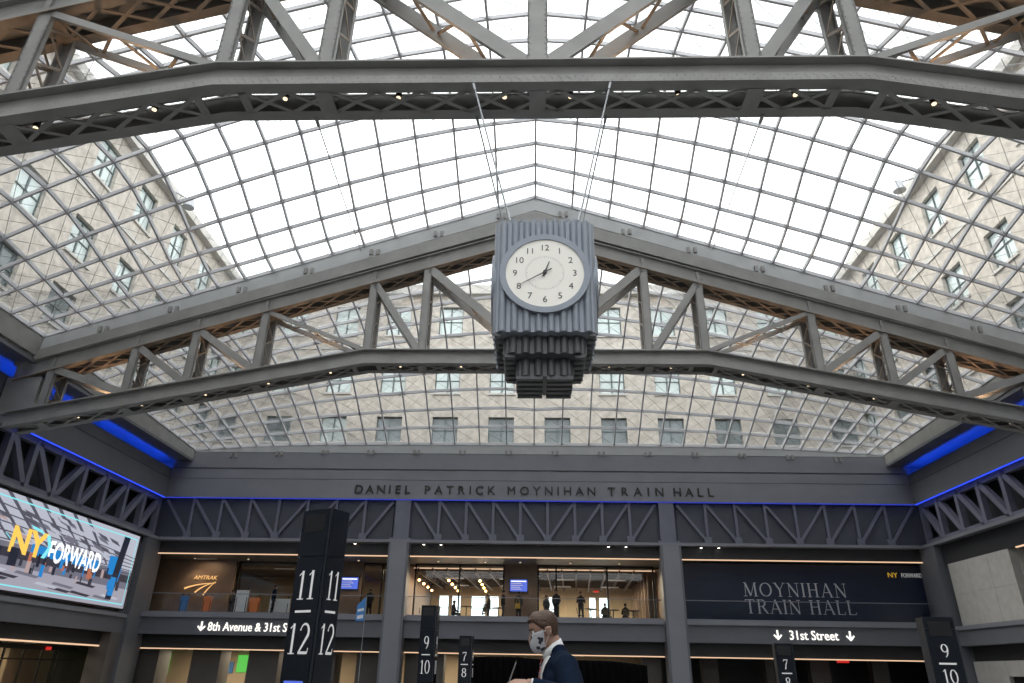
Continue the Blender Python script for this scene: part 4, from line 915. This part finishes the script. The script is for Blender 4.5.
def remesh(mb, voxel, smooth_it=3):
    me = mb.mesh('tmp', 'skin'); bm = bmesh.new(); bm.from_mesh(me); bmesh.ops.recalc_face_normals(bm, faces=bm.faces); bm.to_mesh(me); bm.free()
    ob = bpy.data.objects.new('tmp', me); COL.objects.link(ob)
    r = ob.modifiers.new('r', 'REMESH'); r.mode = 'VOXEL'; r.voxel_size = voxel
    if smooth_it: sm = ob.modifiers.new('s', 'SMOOTH'); sm.iterations = smooth_it; sm.factor = .5
    dg = bpy.context.evaluated_depsgraph_get(); out = bpy.data.meshes.new_from_object(ob.evaluated_get(dg))
    bpy.data.objects.remove(ob); out.polygons.foreach_set('use_smooth', [True]*len(out.polygons)); out.materials.clear(); return out
def cap_tube(mb, pts, rad, n=12, flat=1., up=(0, 0, 1)):
    """tapered tube with rounded ends"""
    pts = [Vector(p) for p in pts]; rad = list(rad); d0 = (pts[0]-pts[1]).normalized(); d1 = (pts[-1]-pts[-2]).normalized(); P = []; Rr = []
    g = lambda r: r[0] if hasattr(r, '__len__') else r
    sc = lambda r, k: (r[0]*k, r[1]*k) if hasattr(r, '__len__') else r*k
    for a in (80, 45, 20): P.append(pts[0]+d0*g(rad[0])*math.sin(math.radians(a))*.8); Rr.append(sc(rad[0], math.cos(math.radians(a))))
    P += pts; Rr += rad
    for a in (20, 45, 80): P.append(pts[-1]+d1*g(rad[-1])*math.sin(math.radians(a))*.8); Rr.append(sc(rad[-1], math.cos(math.radians(a))))
    mb.tube(P, Rr, n, flat, up=up)
HEAD = [(-.125, .062, .0, .026), (-.112, .085, -.02, .042), (-.088, .090, -.05, .055), (-.06, .091, -.068, .062), (-.03, .092, -.083, .067), (0, .084, -.092, .071), (.03, .091, -.098, .074), (.06, .088, -.10, .073), (.09, .070, -.088, .063), (.11, .040, -.06, .044), (.122, .005, -.022, .014)]
def head_at(u):
    if u <= HEAD[0][0]: return HEAD[0][1:]
    for a, b in zip(HEAD[:-1], HEAD[1:]):
        if u <= b[0]:
            t = (u-a[0])/(b[0]-a[0]); return tuple(a[i]+(b[i]-a[i])*t for i in (1, 2, 3))
    return HEAD[-1][1:]
class HeadFrame:
    def __init__(s, c, fwd, tilt):
        f = Vector(fwd).normalized(); z = Vector((0, 0, 1)); s.s = z.cross(f).normalized(); s.f = (f*math.cos(tilt)-z*math.sin(tilt)); s.u = (z*math.cos(tilt)+f*math.sin(tilt)); s.c = Vector(c)
    def P(s, f, sd, u): return s.c+s.f*f+s.s*sd+s.u*u
    def surf(s, a, u, off=0.):           # a = 0 front, pi back
        fr, bk, w = head_at(u); mid = (fr+bk)/2; dp = (fr-bk)/2
        return s.P(mid+(dp+off)*math.cos(a), (w+off)*math.sin(a), u)
def add_head(mb, H, n=24):
    v = []; k = len(HEAD)
    for (u, *_r) in HEAD:
        for j in range(n): v.append(H.surf(2*math.pi*j/n, u))
    fs = [(i*n+j, i*n+(j+1) % n, (i+1)*n+(j+1) % n, (i+1)*n+j) for i in range(k-1) for j in range(n)]+[tuple(range(n-1, -1, -1)), tuple((k-1)*n+j for j in range(n))]
    mb.add(v, fs)
    cap_tube(mb, [H.P(.082, 0, .02), H.P(.102, 0, -.015), H.P(.108, 0, -.033)], [.010, .013, .015], 8)
    for sd in (-1, 1): cap_tube(mb, [H.P(-.012, sd*.073, -.028), H.P(-.018, sd*.080, .012)], [(.010, .020), (.012, .024)], 10, up=H.f)
def hair_mb(H, front=.075, side=.0, back=-.055, off=.014, n=36, rows=9, quiff=.012):
    mb = MB(); v = []; rnd = random.Random(3)
    for i in range(rows+1):
        for j in range(n):
            a = 2*math.pi*j/n; ca = math.cos(a)
            hl = front if ca > .75 else (front+(side-front)*min(1, (.75-ca)/.5) if ca > .25 else (side+(back-side)*min(1, (.25-ca)/.9)))
            u = hl+(.121-hl)*(i/rows)**.9; o = off*(.55+.45*min(1, i/2))+rnd.uniform(-.002, .002)+(quiff*max(0, ca)**2 if i > 1 else 0)
            p = H.surf(a, u, o); p = p+H.u*(o*.8*(i/rows)); v.append(p)
    fs = [(i*n+j, i*n+(j+1) % n, (i+1)*n+(j+1) % n, (i+1)*n+j) for i in range(rows) for j in range(n)]+[tuple(rows*n+j for j in range(n))]
    return mb.add(v, fs)
def hand_mb(mb, wrist, d, palm_n, curl, thumb_side, sc=1.):
    """palm + five separate bent fingers; d = pointing direction, palm_n = palm normal"""
    d = Vector(d).normalized(); nrm = Vector(palm_n); nrm = (nrm-d*nrm.dot(d)).normalized(); sd = d.cross(nrm)*thumb_side; w = Vector(wrist)
    for k in range(4):
        o = sd*(.030-.020*k)*sc
        cap_tube(mb, [w+o*.6, w+d*.045*sc+o, w+d*.085*sc+o], [.0135*sc, .0135*sc, .0115*sc], 8)
        L = (.040, .045, .042, .033)[k]*sc; p = w+d*.088*sc+o; dd = d.copy(); pts = [p]; ang = 0
        for q in range(3):
            ang += curl[k]; dd = d*math.cos(ang)+nrm*math.sin(ang); p = p+dd*L*(1, .68, .55)[q]; pts.append(p)
        cap_tube(mb, pts, [.0098*sc, .0092*sc, .0086*sc, .0075*sc], 8)
    t0 = w+d*.022*sc+sd*.028*sc; t1 = t0+(d*.55+sd*.65+nrm*.25).normalized()*.04*sc; t2 = t1+(d*.8+nrm*.55-sd*.1).normalized()*.034*sc; t3 = t2+(d*.75+nrm*.5-sd*.45).normalized()*.026*sc
    cap_tube(mb, [t0, t1, t2, t3], [.014*sc, .0115*sc, .010*sc, .008*sc], 8)
    return t3
def limb(mb, pts, rad, n=12): cap_tube(mb, pts, rad, n)

# --- the man in the suit, facing left, writing
MY = 5.0
man = thing('person', (.1, MY, 0), 'person in navy suit, white shirt, striped tie and face mask, writing with a pen', 'person')
fw = Vector((-1, -.16, 0)).normalized(); sdv = Vector((0, 0, 1)).cross(fw)      # sdv points to his left (towards the viewer)
H = HeadFrame((-.005, MY, 1.757), fw, math.radians(20))
sh_c = Vector((.105, MY, 1.545)); pel = Vector((.16, MY, .95)); neck = Vector((.07, MY, 1.61))
SL = sh_c+sdv*.185; SRt = sh_c-sdv*.185
EL = Vector((.17, MY-.36, 1.36)); WL = Vector((-.105, MY-.38, 1.447)); ER = Vector((.16, MY+.27, 1.26)); WR = Vector((-.08, MY+.12, 1.30))
body = MB(); add_head(body, H)
cap_tube(body, [neck+Vector((.005, 0, -.02)), H.P(-.03, 0, -.07)], [.062, .056], 14)
tor = [(pel, (.165, .115)), (Vector((.15, MY, 1.12)), (.150, .105)), (Vector((.125, MY, 1.34)), (.165, .115)), (Vector((.105, MY, 1.47)), (.150, .105)), (Vector((.088, MY, 1.555)), (.075, .055))]
cap_tube(body, [t[0] for t in tor], [t[1] for t in tor], 18, up=(1, 0, 0))
for S_, E_, W_ in ((SL, EL, WL), (SRt, ER, WR)):
    limb(body, [S_.lerp(E_, .1), S_.lerp(E_, .5), E_], [.045, .045, .040]); limb(body, [E_, E_.lerp(W_, .4), W_], [.040, .038, .027])
hips = [pel+sdv*.09, pel-sdv*.09]
for hp, dx in ((hips[0], -.04), (hips[1], .06)):
    kn = Vector((hp.x+dx*.5-.01, hp.y, .50)); an = Vector((hp.x+dx, hp.y, .09)); limb(body, [hp, hp.lerp(kn, .5), kn], [.085, .075, .056]); limb(body, [kn, kn.lerp(an, .35), an], [.054, .052, .036]); limb(body, [an+Vector((.03, 0, -.03)), an+fw*.14+Vector((0, 0, -.055))], [.036, .032])
pen_grip = hand_mb(body, WL, (-1, -.02, .03), (.05, .3, -.9), (.45, .55, .65, .75), -1, .98)
hand_mb(body, WR, (-1, -.1, .1), (.1, -.3, -.9), (.3, .35, .4, .45), 1, .98)
bme = remesh(body, .0055, 3); bme.materials.append(M['skin']); link('body', bme, man)
# clothing
jk = MB()
jt = [(Vector((.165, MY, .80)), (.205, .155)), (pel+Vector((0, 0, .08)), (.198, .148)), (Vector((.15, MY, 1.18)), (.182, .134)), (Vector((.125, MY, 1.36)), (.200, .145)), (Vector((.105, MY, 1.49)), (.205, .135)), (Vector((.092, MY, 1.575)), (.150, .098)), (Vector((.082, MY, 1.625)), (.085, .066))]
cap_tube(jk, [t[0] for t in jt], [t[1] for t in jt], 22, up=(1, 0, 0))
for S_, E_, W_ in ((SL, EL, WL), (SRt, ER, WR)):
    S2 = S_+(sh_c-S_)*.12; limb(jk, [S2, S2.lerp(E_, .5), E_], [.082, .072, .064], 14); limb(jk, [E_, E_.lerp(W_, .5), E_.lerp(W_, .86)], [.064, .058, .046], 14)
for S_ in (SL, SRt): cap_tube(jk, [Vector((.070, MY, 1.585))+(S_-sh_c)*.36, sh_c.lerp(S_, .6)+fw*.045], [.048, .06], 14); cap_tube(jk, [Vector((.088, MY, 1.60))+(S_-sh_c)*.25, sh_c.lerp(S_, .72)+Vector((0, 0, .01))], [.050, .075], 14)
jme = remesh(jk, .011, 4); jme.materials.append(M['suit']); link('suit_jacket', jme, man)
tr_ = MB()
for hp, dx in ((hips[0], -.04), (hips[1], .06)):
    kn = Vector((hp.x+dx*.5-.01, hp.y, .50)); an = Vector((hp.x+dx, hp.y, .08)); cap_tube(tr_, [hp+Vector((0, 0, .02)), hp.lerp(kn, .5), kn, kn.lerp(an, .5), an], [.105, .095, .078, .068, .062], 14)
    MB().tube([an+Vector((.06, 0, -.045)), an+Vector((.0, 0, -.03)), an+fw*.09+Vector((0, 0, -.04)), an+fw*.19+Vector((0, 0, -.055))], [(.034, .034), (.044, .044), (.046, .034), (.030, .018)], 12).build('shoe', 'shoe', man, smooth=True)
tme = remesh(tr_, .014, 3); tme.materials.append(M['trouser']); link('trousers', tme, man)
# collar, shirt front, tie
m = MB(); v = []; n = 28
for i in range(n):
    a = 2*math.pi*i/n; ca = math.cos(a)
    for r_, dz in ((.072, -.010), (.064, .040-.022*max(0, ca))):
        c0 = Vector((.062, MY, 1.632)) if dz < 0 else Vector((.042, MY, 1.642)); v.append(c0+fw*(r_*ca)+sdv*(r_*.95*math.sin(a))+Vector((0, 0, dz-.035*ca)))
m.add(v, [(2*i, 2*((i+1) % n), 2*((i+1) % n)+1, 2*i+1) for i in range(n)]); co = m.build('shirt_collar', 'shirt', man, smooth=True)
sld = co.modifiers.new('t', 'SOLIDIFY'); sld.thickness = .006
def chest(sd, z, off):      # point on the jacket front
    k = [(t[0].z, t[0].x, t[1]) for t in jt]; 
    for a, b in zip(k[:-1], k[1:]):
        if a[0] <= z <= b[0]:
            t = (z-a[0])/(b[0]-a[0]); x = a[1]+(b[1]-a[1])*t; rs = a[2][0]+(b[2][0]-a[2][0])*t; rf = a[2][1]+(b[2][1]-a[2][1])*t
            q = max(0., 1-(sd/rs)**2)**.5; return Vector((x, MY, z))+fw*(rf*q+off)+sdv*sd
    return Vector((.08, MY, z))+fw*(.07+off)+sdv*sd
sf_ = MB(); A_ = []; B_ = []
for i in range(11): z = 1.20+.405*i/10; w = .004+.075*(i/10)**.8; A_.append([chest(-w+2*w*j/8, z, .006) for j in range(9)])
for i in range(10): sf_.strip(A_[i], A_[i+1])
sf_.build('shirt_front', 'shirt', man, smooth=True)
tie = MB(); rowsT = []
for i in range(13): z = 1.22+.37*i/12; w = (.030-.012*i/12) if i < 11 else .021; rowsT.append([chest(-w+2*w*j/4, z, .014 if i < 11 else .022) for j in range(5)])
for i in range(12): tie.strip(rowsT[i], rowsT[i+1])
tie.build('necktie', 'tie', man, smooth=True)
for s_ in (-1, 1):
    lp = MB(); R_ = []
    for i in range(9): z = 1.20+.40*i/8; w = .006+.078*(i/8)**.8; R_.append([chest(s_*(w+(.012+.05*math.sin(math.pi*min(1, i/8+.15)))*j/3), z, .012) for j in range(4)])
    for i in range(8): lp.strip(R_[i], R_[i+1])
    lp.build('lapel', 'suit', man, smooth=True)
# hair, mask, ear loops, eyes, brows
hr = hair_mb(H, front=.078, side=.016, back=-.05, off=.010, quiff=.008); hr.build('hair', 'hair', man, smooth=True)
mk_ = MB(); G = []
for i in range(9):
    u = -.118+.128*i/8; row = []
    for j in range(17):
        a = math.radians(-78+156*j/16); p = H.surf(a, u, .010); b = max(0, math.cos(a*2.4)) if abs(a) < .65 else 0
        row.append(p+H.f*(.020*b*math.sin(math.pi*min(1, max(0, (u+.125)/.13)))))
    G.append(row)
for i in range(8): mk_.strip(G[i], G[i+1])
mo = mk_.build('face_mask', 'mask', man, smooth=True); sl2 = mo.modifiers.new('t', 'SOLIDIFY'); sl2.thickness = .003
for s_ in (-1, 1):
    for u in (-.09, 0.0): MB().tube([H.surf(s_*math.radians(78), u, .011), H.surf(s_*math.radians(92), u*.5, .012), H.P(-.028, s_*.084, -.01)], .0022, 5).build('ear_loop', 'shirt', man)
    e = H.surf(s_*math.radians(24), .016, -.004); 
    eb = MB(); cap_tube(eb, [e-H.s*.006, e+H.s*.006], [.009, .009], 10); eb.build('eye', 'eye', man, smooth=True)
    pu = MB(); q = e+H.f*.0085; cap_tube(pu, [q-H.f*.001, q+H.f*.001], [.004, .004], 8); pu.build('pupil', 'ink', man)
    br_ = MB(); br_.tube([H.surf(s_*math.radians(10), .036, .003), H.surf(s_*math.radians(25), .040, .003), H.surf(s_*math.radians(42), .034, .002)], [.004, .0045, .002], 6); br_.build('eyebrow', 'hair', man)
# cuff and pen
cuff = MB(); cuff.tube([EL.lerp(WL, .86), EL.lerp(WL, .96)], [.036, .034], 14); cuff.build('shirt_cuff', 'shirt', man)
pb = Vector((-.222, MY-.38, 1.452)); pt = Vector((-.180, MY-.40, 1.562))
pn = thing('pen', pb, 'slim silver pen held upright in the suited person\'s hand', 'pen')
MB().tube([pb+(pb-pt)*.35, pb, pt], [.002, .0042, .0042], 8).build('barrel', 'cable', pn); MB().tube([pt, pt+(pt-pb).normalized()*.008], [.0042, .003], 8).build('cap', 'ink', pn)

# --- people in the rooms behind the rail
def bg_person(x, y, yaw, label, top, legs, hairm, pose='stand', h=1.75):
    k = h/1.75; r = thing('person', (x, y, 4.5), label, 'person', 'people on the upper level'); c_, s_ = math.cos(yaw), math.sin(yaw)
    def P(f, sd, z): return Vector((x+(f*c_-sd*s_)*k, y+(f*s_+sd*c_)*k, 4.5+z*k))
    sit = pose == 'sit'; zp = .52 if sit else .92; dz = zp-.92
    Hh = HeadFrame(P(.03, 0, 1.62+dz), (c_, s_, 0), math.radians(12 if pose != 'lean' else 25))
    b = MB(); add_head(b, Hh, 14); cap_tube(b, [P(0, 0, 1.40+dz), Hh.P(-.02, 0, -.06)], [.055, .05], 8)
    T = [(P(0, 0, zp), (.15, .10)), (P(0, 0, 1.18+dz), (.14, .10)), (P(0, 0, 1.36+dz), (.17, .10)), (P(0, 0, 1.43+dz), (.10, .07))]
    cl = MB(); lg = MB()
    cap_tube(b, [t[0] for t in T], [t[1] for t in T], 12, up=(c_, s_, 0)); cap_tube(cl, [t[0] for t in T], [(t[1][0]+.035, t[1][1]+.04) for t in T], 12, up=(c_, s_, 0))
    for sd in (-1, 1):
        S_ = P(0, sd*.18, 1.37+dz); E_ = P(.02 if pose == 'stand' else .14, sd*.24, 1.10+dz); W_ = P(.12 if pose == 'stand' else .32, sd*.17, .88+dz if pose == 'stand' else 1.08+dz)
        limb(b, [S_, E_], [.045, .038], 8); limb(b, [E_, W_, W_+(W_-E_).normalized()*.13], [.036, .026, .022], 8); limb(cl, [S_, E_], [.070, .058], 8); limb(cl, [E_, E_.lerp(W_, .9)], [.058, .045], 8)
        hp = P(0, sd*.09, zp); kn = P(.42, sd*.11, .52) if sit else P(.03, sd*.10, .48); an = P(.40, sd*.11, .08) if sit else P(-.03+.05*sd, sd*.11, .08)
        limb(b, [hp, kn], [.075, .05], 8); limb(b, [kn, an], [.05, .034], 8); limb(b, [an, an+P(.12, 0, 0)-P(0, 0, 0)+Vector((0, 0, -.04))], [.036, .03], 8)
        limb(lg, [hp, kn], [.098, .072], 8); limb(lg, [kn, an], [.072, .055], 8)
    for mb_, nm, mm, vx_ in ((b, 'body', 'skin', .018), (cl, 'coat', top, .03), (lg, 'trousers', legs, .03)):
        me = remesh(mb_, vx_, 2); me.materials.append(M[mm]); link(nm, me, r)
    hair_mb(Hh, .07, .0, -.06, .018, 16, 5).build('hair', hairm, r, smooth=True)
M['blackcloth'] = mat('black_cloth', (.012, .012, .014), .85); M['greycloth'] = mat('grey_cloth', (.05, .05, .055), .85); M['yellowbag'] = mat('mustard_cloth', (.5, .30, .04), .8); M['dkhair'] = mat('dark_hair', (.015, .012, .01), .6)
bg_person(-5.35, 49.3, 0.2, 'dark seated person at the left of the lounge, facing right', 'blackcloth', 'blackcloth', 'dkhair', 'sit')
bg_person(-3.0, 49.2, 3.3, 'person in black leaning over a table under the amber bulbs', 'blackcloth', 'greycloth', 'dkhair', 'lean')
bg_person(-1.95, 46.6, .1, 'dark standing person just left of the brown lounge panel', 'blackcloth', 'greycloth', 'dkhair')
bg_person(-.95, 46.4, 1.4, 'person in grey carrying a mustard bag in front of the brown panel', 'greycloth', 'blackcloth', 'dkhair', 'stand', 1.7)
bg_person(1.42, 46.3, -1.9, 'slim standing person in black at the right lounge door', 'blackcloth', 'blackcloth', 'dkhair', 'stand', 1.82)
bg_person(.80, 46.8, -1.2, 'shorter person in grey beside the right lounge door', 'greycloth', 'blackcloth', 'hair', 'stand', 1.5)
bg_person(3.0, 47.0, -1.57, 'broad person in black coat standing with arms forward in the right lounge', 'blackcloth', 'greycloth', 'dkhair', 'lean', 1.8)
bg_person(4.75, 49.3, 1.6, 'dark seated person low in the right lounge, left of two', 'blackcloth', 'blackcloth', 'dkhair', 'sit', 1.7)
bg_person(6.1, 49.3, 1.6, 'dark seated person low in the right lounge, right of two', 'blackcloth', 'blackcloth', 'dkhair', 'sit', 1.7)
bg_person(-16.4, 45.9, .3, 'person in navy standing on the left balcony by the shop glass', 'suit', 'blackcloth', 'dkhair', 'stand', 1.82)
bg_person(-19.6, 47.2, 1.2, 'person in black standing on the left balcony right of the logo wall', 'blackcloth', 'greycloth', 'dkhair', 'stand', 1.65)
bg_person(-10.4, 46.4, 2.2, 'person in black standing beside the left pillar on the balcony', 'blackcloth', 'blackcloth', 'dkhair', 'stand', 1.75)
bag = thing('shoulder_bag', (-1.0, 46.12, 5.2), 'mustard shoulder bag worn by the person in grey', 'bag')
MB().prism([(-.17, 0), (.17, 0), (.14, .3), (-.14, .3)], lambda a, b, d: (-1.0+a, 46.06+d, 5.15+b), 0, .1).build('pouch', 'yellowbag', bag); MB().tube([(-1.12, 46.1, 5.44), (-1.0, 46.17, 5.85), (-.86, 46.1, 5.44)], .015, 6).build('strap', 'yellowbag', bag)
